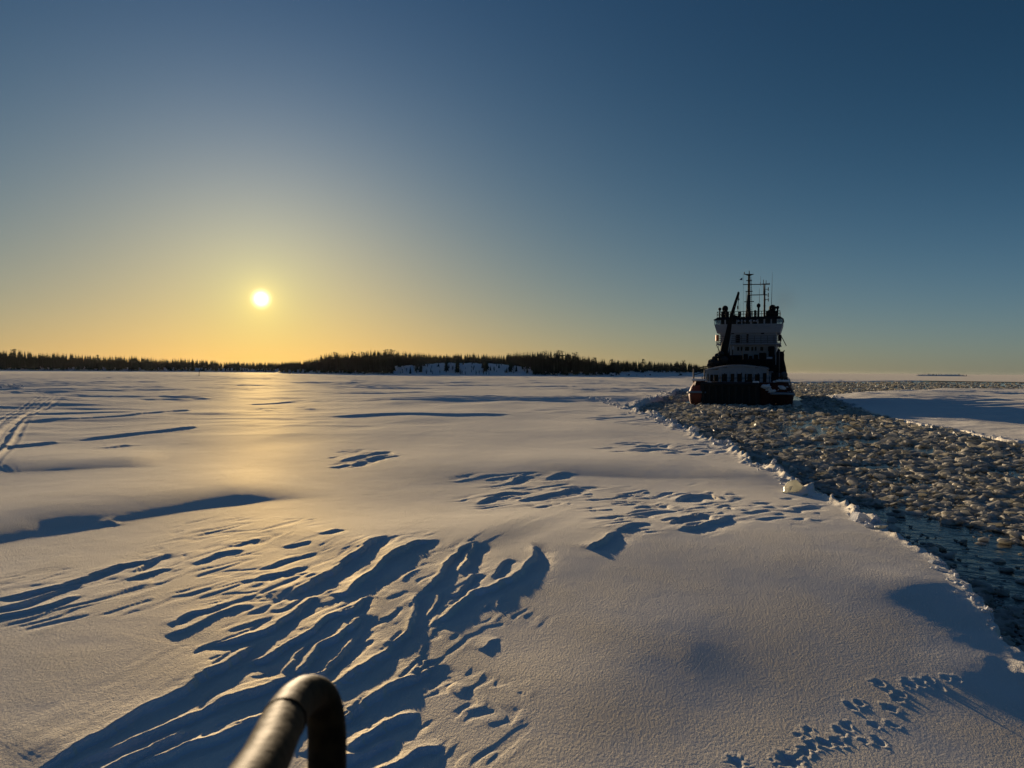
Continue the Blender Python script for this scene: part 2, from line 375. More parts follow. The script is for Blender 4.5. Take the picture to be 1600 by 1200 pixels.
def relief(x, y):
    r = np.hypot(x, y)
    # broad undulation
    h = .35-bank(x, y)+.10*pn(x/11, y/11, 10)*sst(3, 9, r)+.05*pn(x/4.2+.3*pn(x/9, y/9, 5), y/6.5, 11)+.10*pn(x/40, y/40, 12)*sst(20, 60, r)
    # long low drifts across the open ice, steeper on one side
    ca, sa = math.cos(R(16)), math.sin(R(16)); u = x*sa+y*ca; v = x*ca-y*sa
    wv = pn(u/26, v/9+.5*pn(u/14, v/14, 21), 20); far = sst(22, 60, r)
    h += far*.22*np.maximum(0, wv)**1.3+far*.07*np.maximum(0, .35-np.abs(pn(u/9, v/3.2, 22)))*1.5*sst(-.1, .4, pn(x/35, y/35, 23))
    h += far*.045*pn(x/1.9, y/1.9, 24)*sst(.05, .5, pn(x/18, y/18, 25))
    cb, sb = math.cos(R(78)), math.sin(R(78)); a_ = x*sb+y*cb; b_ = -x*cb+y*sb
    h += sst(30, 80, r)*(.60*np.maximum(0, .28-np.abs(pn(a_/16+.6*pn(x/30, y/30, 27), b_/5.5, 26)))*sst(-.15, .35, pn(x/30, y/22, 28))+.14*np.maximum(0, pn(a_/7, b_/2.2, 29))*sst(.0, .4, pn(x/26, y/26, 33)))
    # fine wind ripple of the crust
    near = 1-sst(25, 50, r)
    h += near*(.0003*pn(u/.9, v/.4, 30)+.0014*pn(u/2.2, v/.8, 32))
    # wind-cut patches
    for px, py, rx, ry, amp in MASKS:
        c = G(px, py); ex_ = G(px+rx, py); n1 = G(px, py-ry); n2 = G(px, py+ry)
        ax = abs(ex_[0]-c[0]); ay = abs(n1[1]-n2[1])/2; cy = (n1[1]+n2[1])/2; sl = c[0]/c[1]; k = float(np.clip(np.hypot(*c)/14, .8, 3))*.68; amp = amp*.72
        m = (np.abs(x-sl*y) < 1.4*ax) & (np.abs(y-cy) < 1.4*ay)
        if not m.any(): continue
        xm, ym = x[m], y[m]
        q = ((xm-sl*ym)/ax)**2+((ym-cy)/ay)**2+.8*pn(xm/k/2.2, ym/k/2.2, 45)
        az_ = math.radians(30 if px < 700 else 52); uu = (xm*math.sin(az_)+ym*math.cos(az_))/k; vv = (xm*math.cos(az_)-ym*math.sin(az_))/k
        uu = uu+.5*pn(uu/1.3, vv/1.3, 40); vv = vv+.22*pn(uu/.9, vv/.9, 41)
        n_ = pn(uu/1.15, vv/.30, 42); n2_ = pn(uu/.5, vv/.14, 43); gate = sst(-.25, .2, pn(uu/1.1, vv/.8, 44))
        h[m] += amp*(1-sst(.5, 1.3, q))*gate*(.8*np.maximum(n_, -.12)-.55*sst(.05, .16, -n_)+.22*n2_)
    # drifts
    for pts, hh, wf, wn in DRIFTS:
        P = smooth_line(Gs(pts)); lo = P.min(0)-3*max(wf, wn); hi = P.max(0)+3*max(wf, wn)
        m = (x > lo[0]) & (x < hi[0]) & (y > lo[1]) & (y < hi[1])
        if not m.any(): continue
        s, tt = signed(P, x[m], y[m]); s = s+.08*pn(x[m]/2.5, y[m]/2.5, 51)
        toe = 1-(s/wn)**2; toe = np.where(toe > .12, toe, .12*np.exp((toe-.12)/.12))
        e = np.where(s < 0, np.exp(-(s/wf)**2), toe)
        h[m] += hh*e*sst(0, .25, tt)*(1-sst(.75, 1, tt))
    for px, py, hl, azd, wf, wn, hh in MOUNDS:
        c = G(px, py); m = (np.abs(x-c[0]) < 3*max(hl, wn)) & (np.abs(y-c[1]) < 3*max(hl, wn)); xm, ym = x[m]-c[0], y[m]-c[1]
        ca_, sa_ = math.cos(R(azd)), math.sin(R(azd)); al = xm*sa_+ym*ca_; s_ = xm*ca_-ym*sa_     # s_ > 0 is away from the sun
        s_ = s_+.05*wn*pn(x[m]/wn*.7, y[m]/wn*.7, 55); al = al+.08*hl*pn(x[m]/hl, y[m]/hl, 56)
        e = 1/(1+(s_/np.where(s_ < 0, wf, wn))**4)
        h[m] += hh*np.exp(-(al/hl)**2)*np.where(s_ < 0, np.exp(-(s_/wf)**2), np.exp(-(s_/wn)**2))
    # cut crests
    pos = np.zeros(x.shape); neg = np.zeros(x.shape)
    for P, hh, dep, wn, wf, ends in STROKES:
        pad = 3.2*max(wf, wn); lo = P.min(0)-pad; hi = P.max(0)+pad
        m = (x > lo[0]) & (x < hi[0]) & (y > lo[1]) & (y < hi[1])
        if not m.any(): continue
        xm, ym = x[m], y[m]; s, tt = signed(P, xm, ym)
        s = s+wn*(.16*pn(xm/wn*.8, ym/wn*.8, 52)+.07*pn(xm/wn*3, ym/wn*3, 53))
        tp = sst(0, ends, tt)*(1-sst(1-ends, 1, tt))
        drop = max(.10*wn, .055 if P[0, 1] < 18 else .1)
        p_ = .70*hh*tp*np.where(s < 0, np.exp(-np.abs(s)/wf), np.exp(-(s/drop)**2))
        g_ = .72*dep*tp*sst(0, drop*1.2, s)*np.exp(-np.clip(s-.25*wn, 0, None)**2/(wn*.75)**2)
        p_ = p_+.006*tp*np.exp(-(s/.045)**2)*(hh > .03)*(P[0, 1] < 16)
        pos[m] = np.maximum(pos[m], p_); neg[m] = np.maximum(neg[m], g_)
    h += pos-neg
    lay = (pos > .004) | (neg > .004)
    if lay.any(): h[lay] += .003*pn(u[lay]/.6, v[lay]/.17, 57)
    # ruts of the snowmobile tracks
    for P, wd, dp in RUTS:
        lo = P.min(0)-3*wd; hi = P.max(0)+3*wd
        m = (x > lo[0]) & (x < hi[0]) & (y > lo[1]) & (y < hi[1])
        if m.any():
            s, tt = signed(P, x[m], y[m]); h[m] += -dp*np.exp(-(s/wd)**4)+.5*dp*np.exp(-((np.abs(s)-1.7*wd)/(.5*wd))**2)
    # animal tracks
    for px, py, k in PRINTS:
        c = G(px, py); m = (np.abs(x-c[0]) < .3) & (np.abs(y-c[1]) < .3)
        if m.any():
            ra = (px*7.3+py) % 3.14; ex0 = x[m]-c[0]; ey0 = y[m]-c[1]; dx = (ex0*math.cos(ra)+ey0*math.sin(ra)*.7)/(.050*k); dy = (-ex0*math.sin(ra)+ey0*math.cos(ra)*.7)/(.062*k); q = 1.2*np.hypot(dx, dy)+.55*pn(x[m]*15, y[m]*15, 61)
            h[m] += -.015*k*(1-sst(.3, 1.2, q))+.0035*np.exp(-((q-1.5)/.4)**2)*(.5+pn(x[m]*20, y[m]*20, 62))
    return h
def signed(P, x, y):
    best = np.full(x.shape, 1e9); sg = np.zeros(x.shape); tt = np.zeros(x.shape)
    seg = P[1:]-P[:-1]; Ls = np.sqrt((seg**2).sum(1)); cum = np.concatenate([[0], np.cumsum(Ls)]); T = cum[-1]
    for i in range(len(seg)):
        d = seg[i]; a = P[i]; rx = x-a[0]; ry = y-a[1]
        t = np.clip((rx*d[0]+ry*d[1])/Ls[i]**2, 0, 1)
        q = np.hypot(rx-t*d[0], ry-t*d[1]); m = q < best
        best[m] = q[m]; cr = (rx*d[1]-ry*d[0])
        sg[m] = np.sign(cr[m]); tt[m] = (cum[i]+t[m]*Ls[i])/T
    return best*sg, tt
trk = [(-60, 735), (-10, 690), (5, 672), (22, 655), (45, 640), (66, 628), (74, 621), (62, 613), (35, 607), (5, 604), (-40, 602)]
RUTS = []
_T = Gs(trk)
def offset(P, o):
    d = np.gradient(P, axis=0); d /= np.linalg.norm(d, axis=1)[:, None]; return P+np.stack([d[:, 1], -d[:, 0]], 1)*o
for o in (-.7, -.35, .45, .8): RUTS.append((offset(_T, o), .12, .027))
RUTS.append((Gs([(-40, 745), (10, 676), (40, 652), (90, 630), (180, 620), (300, 612), (420, 606)]), .2, .05))

def snow_height(x, y):
    h = relief(x, y); s = channel_sd(x, y)
    near_edge = (s > -2.2) & (s < 0); k = np.clip(y/25, .6, 3)
    # broken, heaped lip of the channel
    lip = np.exp(-(np.minimum(s, 0)/(.28*k))**2)
    k = np.minimum(k, 1.5); h = h+near_edge*np.exp(-((s+.10)/.09)**2)*.05*(.15+.85*sst(12, 18, y))+near_edge*lip*(.28+.72*sst(12, 18, y))*(.15*k**.5*np.abs(pn(x*1.4, y*1.4, 71))*2+.02+.07*pn(x*5, y*5, 72)+.03*pn(x*14, y*14, 73))-.025*near_edge*np.exp(s/(.8*k))*sst(-2.2, -1.1, s)
    rf_ = (x > 24) & (y > 30) & (s > -6) & (s < 1) & (x > .4*y); h = np.where(rf_, h*(.30+.70*sst(0, 5, -s)), h)
    t = sst(-.02, .16*1.0, s/np.clip(k, 1, 3))
    h = h*(1-t)-.9*t
    return h, s

def polar_mesh(name, az, rr, hole_cut=True):
    A, RR = np.meshgrid(az, rr); x = (np.sin(A)*RR).ravel(); y = (np.cos(A)*RR).ravel()
    h, s = snow_height(x, y)
    na, nr = len(az), len(rr)
    idx = np.arange(na*nr, dtype=np.int32).reshape(nr, na)
    F = np.stack([idx[:-1, :-1], idx[:-1, 1:], idx[1:, 1:], idx[1:, :-1]], -1).reshape(-1, 4)
    F = F[:, ::-1]
    dead = h < -.85
    F = F[~dead[F].all(1)]
    used = np.zeros(len(x), bool); used[F.ravel()] = True; rem = np.cumsum(used)-1
    V = np.stack([x, y, h], 1)[used]
    return npmesh(name, V, rem[F], M_SNOW, True)

rr = [4.2]
while rr[-1] < 420: rr.append(rr[-1]+min(.66*rr[-1]**2/2380, .0049*rr[-1]))
az = np.radians(np.linspace(-43, 43, 880))
me = polar_mesh('snow_field', az, np.array(rr))
tag(mobj('snow_field', me), 'wind packed snow over the sea ice with drifts and sastrugi', kind='structure')
# the same sheet, coarser, out to the horizon and behind the camera
def ring(name, az, rr, z=None):
    A, RR = np.meshgrid(az, rr); x = (np.sin(A)*RR).ravel(); y = (np.cos(A)*RR).ravel()
    if z is None: h, s = snow_height(x, y)
    else: h = z(x, y)
    na, nr = len(az), len(rr); idx = np.arange(na*nr).reshape(nr, na)
    F = np.stack([idx[1:, :-1], idx[1:, 1:], idx[:-1, 1:], idx[:-1, :-1]], -1).reshape(-1, 4)
    dead = h < -.85; F = F[~dead[F].all(1)]
    return npmesh(name, np.stack([x, y, h], 1), F, M_SNOW, True)
me = ring('snow_field', np.radians(np.linspace(43, 317, 400)), np.concatenate([[.05], np.geomspace(1.5, 420, 160)]))
tag(mobj('snow_field_side', me), 'snow beside and behind the viewpoint', kind='structure')
me = ring('snow_field', np.radians(np.linspace(-43, 43, 150)), np.linspace(.05, 4.2, 40))
tag(mobj('snow_field_near', me), 'snow close under the viewpoint', kind='structure')
rl = rr[-1]
me = ring('snow_field', np.radians(np.linspace(0, 360, 481)), np.concatenate([np.linspace(rl-3, 1600, 110), np.geomspace(1650, 30000, 60)]),
          lambda x, y: .35+.10*pn(x/45, y/45, 80)+.05*pn(x/12, y/12, 81)-.02)
tag(mobj('sea_ice', me), 'flat snow covered sea ice reaching the horizon', kind='structure')

# water sheet
me = npmesh('water', [(1, -35, 0), (480, -35, 0), (480, 420, 0), (1, 420, 0)], [[0, 1, 2, 3]], M_WATER)
tag(mobj('water', me), 'dark open water of the ship channel', kind='structure')

# ------------------------------------------------------------------ ice pieces
def ico(sub):
    bm = bmesh.new(); bmesh.ops.create_icosphere(bm, subdivisions=sub, radius=1)
    V = np.array([v.co[:] for v in bm.verts]); F = np.array([[v.index for v in f.verts] for f in bm.faces]); bm.free(); return V, F
ICO = {k: ico(k) for k in (1, 2, 3)}
def chunk_template(sub, seed, lump=.35, facets=5):
    V, F = ICO[sub]; V = V.copy(); r_ = np.random.default_rng(seed)
    for _ in range(facets):                          # cut flat fracture faces
        n_ = r_.normal(size=3); n_ /= np.linalg.norm(n_); d = r_.uniform(.45, .8)
        p = V@n_; V -= np.outer(np.clip(p-d, 0, None), n_)
    V *= (1+lump*pn(V[:, 0]*1.7+seed*3, V[:, 1]*1.7+V[:, 2]*1.3, seed))[:, None]
    V *= (1+lump*.35*pn(V[:, 0]*5+seed*3, V[:, 1]*5+V[:, 2]*4, seed+50))[:, None]
    V *= np.array([1, r_.uniform(.6, 1), 1]); return V, F
T1 = [chunk_template(1, s, .3, 3) for s in range(10)]
T2 = [chunk_template(2, 20+s, .4, 4) for s in range(10)]
T3 = [chunk_template(3, 40+s, .45, 5) for s in range(12)]

def sample_channel(n, y0, y1, power=1.0):
    """points in the channel, denser near"""
    out = []
    while sum(len(o) for o in out) < n:
        d = y0*(y1/y0)**rng.random(60000)**power; a = rng.uniform(.03, .80, 60000)
        x = d*np.tan(a); s = channel_sd(x, d); ok = s > .12
        out.append(np.stack([x, d, s], 1)[ok])
    return np.concatenate(out)[:n]
STRIP = Gs([(1200, 738), (1240, 758), (1315, 786), (1400, 810), (1480, 832), (1550, 860), (1610, 905), (1680, 960)], 0)
POOLS = [(1265, 668, 110, 15), (1210, 650, 70, 8), (1340, 690, 70, 6), (1250, 672, 60, 16), (1300, 700, 60, 8), (1150, 652, 70, 8), (1430, 705, 90, 7), (1360, 730, 60, 5), (1200, 700, 60, 6), (1560, 740, 60, 6), (1470, 845, 110, 26), (1400, 800, 60, 14), (1540, 880, 60, 22)]
def openness(x, y):
    o = np.zeros(x.shape)
    for px, py, rx, ry in POOLS:
        c = G(px, py, 0); e = G(px+rx, py, 0); n1 = G(px, py-ry, 0); n2 = G(px, py+ry, 0)
        cy = (n1[1]+n2[1])/2; sl = c[0]/c[1]
        q = ((x-sl*y)/abs(e[0]-c[0]))**2+((y-cy)/(abs(n1[1]-n2[1])/2))**2
        o = np.maximum(o, (.97 if py > 770 else .93)*(1-sst(.2, 1.3, q+.9*pn(x/1.3, y/2.2, 90)+.5*pn(x/.5, y/.5, 98))))
    s, t = signed(STRIP, x, y)
    o = np.maximum(o, (1-sst(.70, 1.25, np.abs(s)*np.where(y > 19, 2.3, 1.0)+.5*pn(x*.8, y*.8, 91)+.25*pn(x*3, y*3, 94)))*.975)
    o = np.maximum(o, sst(.12, .4, pn(x/5, y/9, 92))*.55)
    return o
def place_mesh(pts, sizes, temps, flat=(.2, .38), sink=.25):
    Vs, Fs, off = [], [], 0
    for (x, y), sz in zip(pts, sizes):
        V, F = temps[rng.integers(len(temps))]
        if sz > .16 and rng.random() < .4: V = V*np.array([1.3, 1.1, .45])
        e = Euler((rng.uniform(-.5, .5), rng.uniform(-.5, .5), rng.uniform(0, 6.28)))
        M = np.array(e.to_matrix()); fl = rng.uniform(*flat)
        v = (V*np.array([1, 1, fl]))@M.T*sz; v += (x, y, fl*sz*sink)
        Vs.append(v); Fs.append(F+off); off += len(V)
    return np.concatenate(Vs), np.concatenate(Fs)

pts = sample_channel(33000, 8, 95, 1.0)
keep = rng.random(len(pts)) > openness(pts[:, 0], pts[:, 1])
pts = pts[keep]
size = .034+.19*rng.random(len(pts))**4.5*np.clip(pts[:, 1]/18, .8, 2.2)+.0012*pts[:, 1]
# keep the hull footprint free
SHIP_O = G(1155, 633, 0.0); HEAD = R(21.5)
Fw = np.array([math.sin(HEAD), math.cos(HEAD)]); Rt = np.array([math.cos(HEAD), -math.sin(HEAD)])
def in_ship(x, y):
    a = (x-SHIP_O[0])*Fw[0]+(y-SHIP_O[1])*Fw[1]; b = (x-SHIP_O[0])*Rt[0]+(y-SHIP_O[1])*Rt[1]
    return (a > -.6) & (a < 44) & (np.abs(b) < 6.8)
ok = ~in_ship(pts[:, 0], pts[:, 1]); pts, size = pts[ok], size[ok]
app = size/pts[:, 1]; app = np.where(np.abs(pts[:, 0]/pts[:, 1]) < .72, app, 0); order = np.argsort(-app)
hero, rest = order[:285], order[285:]
heromesh = []
for i, (V, F) in enumerate(T3):
    heromesh.append(npmesh('brash_ice_piece', V*np.array([1, 1, .62]), F, M_BRASH, True))
for me_ in heromesh:
    bpy.context.view_layer.update()
for i in hero:
    o = mobj('brash_ice_piece', heromesh[rng.integers(12)]); s_ = size[i]*.88
    o.location = (pts[i, 0], pts[i, 1], s_*.18); o.scale = (s_, s_*rng.uniform(.7, 1.1), s_*rng.uniform(.42, .68))
    o.rotation_euler = (rng.uniform(-.35, .35), rng.uniform(-.35, .35), rng.uniform(0, 6.28))
    e_ = pts[i, 2]; yy = pts[i, 1]
    row = 'in the nearest channel corner' if yy < 15 else 'past the open water strip' if yy < 19 else 'halfway to the icebreaker' if yy < 30 else 'behind the icebreaker stern'
    side = 'by the snow edge' if e_ < 1.5 else 'in crushed ice' if e_ < 4.5 else 'far from both edges'
    szw = 'big' if s_ > .24 else 'middling' if s_ > .17 else 'small'
    tag(o, f'{szw} grey brash ice lump {row}, {side}', 'ice chunk', f'{szw} brash ice lumps {row}, {side}')
nr_ = rest[pts[rest, 1] < 14]; fr_ = rest[pts[rest, 1] >= 14]
V1, F1 = place_mesh(pts[nr_, :2], size[nr_], T2); V2, F2 = place_mesh(pts[fr_, :2], size[fr_]*1.1, T1)
V = np.concatenate([V1, V2]); F = np.concatenate([F1, F2+len(V1)])
tag(mobj('brash_ice', npmesh('brash_ice', V, F, M_BRASH, False)), 'small crushed ice drifting in the channel', kind='stuff')
# far leg of the channel beyond the ship
p = []
while len(p) < 5200:
    d = 90*(330/90)**rng.random(40000); a = rng.uniform(.2, .86, 40000); x = d*np.tan(a)
    s = channel_sd(x, d); q = np.stack([x, d], 1)[(s > .3) & ~in_ship(x, d)]; p += list(q)
p = np.array(p[:5200]); V, F = place_mesh(p, .25+.7*rng.random(len(p))**2, T1)
tag(mobj('distant_brash_ice', npmesh('distant_brash_ice', V, F, M_BRASH, False)), 'crushed ice in the far bend of the channel', kind='stuff')
# slush between the pieces
gx, gy = np.meshgrid(np.linspace(4, 66, 430), np.linspace(6, 96, 440)); x, y = gx.ravel(), gy.ravel()
o_ = openness(x, y); z = .012+.035*pn(x*2.3, y*2.3, 95)+.02*pn(x*6, y*6, 96)-.09*sst(.25, .6, o_+.25*pn(x/1.3, y/1.3, 97))
s = channel_sd(x, y); idx = np.arange(len(x)).reshape(gx.shape)
F = np.stack([idx[:-1, :-1], idx[:-1, 1:], idx[1:, 1:], idx[1:, :-1]], -1).reshape(-1, 4)
F = F[((s[F] > -.3).any(1)) & ((z[F] > -.01).any(1))]
used = np.zeros(len(x), bool); used[F.ravel()] = True; rem = np.cumsum(used)-1
tag(mobj('slush', npmesh('slush', np.stack([x, y, z], 1)[used], rem[F], M_SLUSH, True)), 'grey slush freezing between the ice pieces', kind='stuff')

# blocks heaped on the channel lip
def block_mesh(seed, name='ice_block', m=M_BLOCK, fl=.6):
    V, F = chunk_template(2, seed, .5, 7); return npmesh(name, V*np.array([1, .8, fl]), F, m, False)
BL = [block_mesh(100+i) for i in range(8)]
def hz(x, y): return float(snow_height(np.array([x]), np.array([y]))[0][0])
LIP = [((1180, 728), (1262, 768), 60, .09), ((1330, 805), (1450, 868), 44, .08), ((1455, 880), (1590, 1015), 60, .045), ((1010, 650), (1150, 705), 60, .22),
       ((930, 622), (1040, 660), 46, .25), ((1040, 612), (985, 640), 24, .25), ((1400, 652), (1590, 683), 30, .11), ((1298, 616), (1340, 632), 16, .25),
       ((1262, 768), (1330, 800), 10, .07)]
lipn = 0
LIPW = ['beside the tipped clear slab', 'beside the rounded clump at the open water', 'at the lower right of the snow edge', 'on the snow edge in the middle distance', 'far off left of the icebreaker stern', 'in the far broken corner left of the ship', 'on the far right floe edge', 'at the tip of the right floe', 'between the two big slabs']
for (a, b, n_, sz), where in zip(LIP, LIPW):
    A, B = G(*a), G(*b)
    for k in range(n_):
        t = rng.random(); c = A+(B-A)*t+rng.normal(size=2)*sz*np.array([2.2, 2.8]); h = max(hz(*c), 0.02)
        s_ = sz*rng.uniform(.45, 1.5)
        o = mobj('ice_block', BL[rng.integers(8)]); o.location = (c[0], c[1], h+s_*.12); o.scale = (s_,)*3
        o.rotation_euler = tuple(rng.uniform(-.9, .9, 2))+(rng.uniform(0, 6.28),)
        szw = 'big' if s_ > 1.05*sz else 'small'
        tag(o, f'{szw} white broken ice block {where}', 'ice block', f'{szw} ice blocks {where}')
# larger slabs tipped up on the edge
def slab(name, pxc, pts2d, thick, rot, label, m=M_SLAB, dz=0.0):
    bm = bmesh.new(); vs = [bm.verts.new((a, 0, b)) for a, b in pts2d]; f = bm.faces.new(vs)
    g = bmesh.ops.extrude_face_region(bm, geom=[f]); bmesh.ops.translate(bm, verts=[v for v in g['geom'] if isinstance(v, bmesh.types.BMVert)], vec=(0, thick, 0))
    bmesh.ops.recalc_face_normals(bm, faces=bm.faces)
    bmesh.ops.triangulate(bm, faces=bm.faces); bmesh.ops.subdivide_edges(bm, edges=bm.edges, cuts=2, use_grid_fill=True)
    for v in bm.verts:
        q = v.co; v.co += Vector((float(pn(q.x*9, q.z*9, 5)), float(pn(q.x*8, q.z*8, 6)), float(pn(q.x*9, q.z*9, 7))))*.022
    me_ = bpy.data.meshes.new(name); bm.to_mesh(me_); bm.free(); me_.materials.append(m)
    c = G(*pxc); o = mobj(name, me_); o.location = (c[0], c[1], max(hz(*c), .05)+dz); o.rotation_euler = rot
    return tag(o, label, 'ice slab')
slab('ice_slab', (1243, 770), [(-.36, -.10), (.38, -.10), (.44, .02), (.14, .31), (.02, .36), (-.18, .28), (-.30, .14)], .06, (R(-25), R(4), R(8)),
     'big pale see-through ice slab tipped up at the channel edge')
slab('ice_slab', (1228, 772), [(-.15, -.05), (.02, -.05), (.20, .20), (.12, .20)], .04, (R(-20), 0, R(-10)), 'narrow bright ice shard leaning before the big tipped slab')
slab('ice_slab', (1257, 776), [(-.10, -.03), (.05, -.03), (.15, .08), (.04, .07)], .03, (R(-30), 0, R(5)), 'small bright ice shard right of the big tipped slab')
slab('ice_slab', (1347, 823), [(-.20, -.05), (.20, -.05), (.24, .06), (.10, .17), (-.02, .20), (-.14, .08)], .25, (R(-8), 0, R(12)), 'rounded clump of ice with clear top on the lower channel edge', M_BLOCK)
slab('ice_slab', (1378, 838), [(-.16, 0), (.14, .0), (.17, .05), (-.02, .07)], .12, (R(-15), R(-8), R(12)), 'thin flat ice plate jutting over the water at the edge')
slab('ice_slab', (1462, 893), [(-.13, 0), (.12, .0), (.14, .04), (-.02, .05)], .10, (R(-12), R(-6), R(20)), 'flat ice plate on the edge beyond the animal tracks', M_BLOCK)
#@@PART2
# ------------------------------------------------------------------ land beyond the ice
M_LAND = snow_material('shore_snow')
M_NEEDLE = mat('spruce_needles', (.030, .042, .022), .8, noise=.4, nscale=.6)
M_BARK = mat('spruce_bark', (.06, .045, .035), .9)
M_ROCK = mat('bare_shore_rock', (.10, .095, .09), .85, noise=.4, nscale=.5)
M_TWIG = mat('bare_birch_twigs', (.09, .075, .065), .9)

def interp(tab, x): return np.interp(x, [a for a, _ in tab], [b for _, b in tab])
AZTAB = [(px, math.atan2(*G(px, 800))) for px in range(-400, 2001, 20)]
def az_of(px): return float(np.interp(px, [a for a, _ in AZTAB], [b for _, b in AZTAB]))
def px_of(a): return np.interp(a, [b for _, b in AZTAB], [p for p, _ in AZTAB])
HTOP = [(-400, 10), (2000, 10)]

class Land:
    def __init__(s, name, px0, px1, dist, prof, depth, label):
        s.name, s.px0, s.px1, s.dist, s.prof, s.depth = name, px0, px1, dist, prof, depth
        na, nr = max(60, int((px1-px0)/4)), 40
        pxs = np.linspace(px0, px1, na); A = np.array([az_of(p) for p in pxs]); D0 = interp(dist, pxs)
        rows = np.concatenate([[-6, -.01], np.geomspace(1, depth, nr-2)])
        V = []
        for r_ in rows:
            d = D0+r_; x = np.sin(A)*d; y = np.cos(A)*d; V.append(np.stack([x, y, s.z(pxs, r_, x, y)], 1))
        V = np.concatenate(V); idx = np.arange(len(V)).reshape(nr, na)
        F = np.stack([idx[:-1, :-1], idx[:-1, 1:], idx[1:, 1:], idx[1:, :-1]], -1).reshape(-1, 4)[:, ::-1]
        tag(mobj(name, npmesh(name, V, F, M_LAND, True)), label, kind='structure')
    def z(s, px, r_, x, y):
        edge = sst(s.px0, s.px0+25, px)*(1-sst(s.px1-25, s.px1, px))
        H = interp(s.prof, px)*edge; ln = interp(s.prof, px)*0+np.clip(H*4.5, 12, 60)
        b = sst(-4, 8, r_+0*px)*.9*edge+H*sst(0, 1, r_/ln)
        return .1+b+(.9*pn(x/9, y/9, 110)+.4*pn(x/3, y/3, 111))*sst(2, 14, r_+0*px)*edge
    def spot(s, px, r_):
        a = az_of(px); d = float(interp(s.dist, px))+r_; x, y = math.sin(a)*d, math.cos(a)*d
        return x, y, float(s.z(np.array([px]), r_, np.array([x]), np.array([y]))[0]), d
mainland = Land('mainland_shore', -420, 470, [(-420, 900), (0, 860), (300, 820), (470, 760)], [(-420, 4), (470, 3)], 190, 'far wooded shore under low snowbanks')
island = Land('wooded_island', 425, 985, [(425, 620), (500, 575), (600, 545), (900, 540), (985, 560)],
              [(425, 1.5), (560, 2.5), (610, 5.0), (690, 8.5), (760, 8.5), (820, 6), (870, 3), (985, 1.5)], 160, 'low wooded island with a bare snowy slope')
headland = Land('low_headland', 950, 1130, [(950, 610), (1130, 640)], [(950, 3.2), (1020, 3.6), (1130, 2)], 150, 'low snowy headland with thin trees')
islet = Land('distant_islet', 1415, 1513, [(1415, 1500), (1513, 1500)], [(1415, 1.5), (1513, 1.8)], 60, 'tiny far islet on the horizon')

SKYLINE = [(-420, 551), (0, 548), (30, 547), (60, 552), (100, 551), (160, 556), (200, 555), (250, 559), (300, 560), (350, 564), (400, 565), (440, 565), (470, 563), (490, 558), (515, 551),
           (545, 552), (580, 547), (620, 549), (650, 550), (690, 554), (740, 551), (770, 555), (800, 550), (845, 550), (865, 548), (900, 554),
           (935, 560), (955, 563), (1000, 563), (1040, 565), (1062, 564), (1100, 570), (1130, 575)]

def spruce(seed, tiers=9, pts_=9, wide=.21):
    r_ = random.Random(seed); V, F = [], []
    for k in range(tiers):
        t = k/(tiers-1); zb = .06+.80*t**1.05+r_.uniform(-.012, .012); zt = min(1.0, zb+.20*(1-t)+.10)
        rad = wide*(1-t)**.82*r_.uniform(.8, 1.15)+.012
        b = len(V); V.append((0, 0, zt)); n_ = pts_*2
        for j in range(n_):
            a = 6.2832*(j+.4*r_.random())/n_; q = rad*(r_.uniform(.78, 1.25) if j % 2 == 0 else r_.uniform(.25, .5))
            V.append((q*math.cos(a), q*math.sin(a), zb-(.03 if j % 2 == 0 else -.02)+r_.uniform(-.015, .015)))
        for j in range(n_): F.append((b, b+1+j, b+1+(j+1) % n_))
    return np.array(V), np.array(F)
def trunk_np(top=.5, rad=.013):
    V = []; 
    for z_, r_ in ((0, rad), (top, rad*.5)):
        for j in range(5): V.append((r_*math.cos(j*1.2566), r_*math.sin(j*1.2566), z_))
    F = []
    for j in range(5): k = (j+1) % 5; F += [(j, k, 5+k), (j, 5+k, 5+j)]
    return np.array(V), np.array(F)
def pine(seed):
    r_ = random.Random(seed); V, F = [], []
    for k in range(34):
        t = r_.random(); z_ = .45+.53*t; rad = .15*math.sin(math.pi*min(1, .25+.75*(1-t)))*r_.uniform(.3, 1)
        a = r_.uniform(0, 6.28); c = np.array([rad*math.cos(a), rad*math.sin(a), z_])
        for _ in range(7):
            q = [c+np.array([r_.gauss(0, .035), r_.gauss(0, .035), r_.gauss(0, .022)]) for _ in range(3)]
            b = len(V); V += q; F.append((b, b+1, b+2))
    return np.array(V), np.array(F)
CROWNS = [spruce(i, 9+i % 3, 8+i % 3, .085+.02*(i % 4)) for i in range(9)]+[pine(20+i) for i in range(1)]
TRV, TRF = trunk_np()
crown_me = [npmesh('crown', V, F, M_NEEDLE) for V, F in CROWNS]
trunk_me = npmesh('trunk', TRV*np.array([1, 1, 1.6]), TRF, M_BARK)

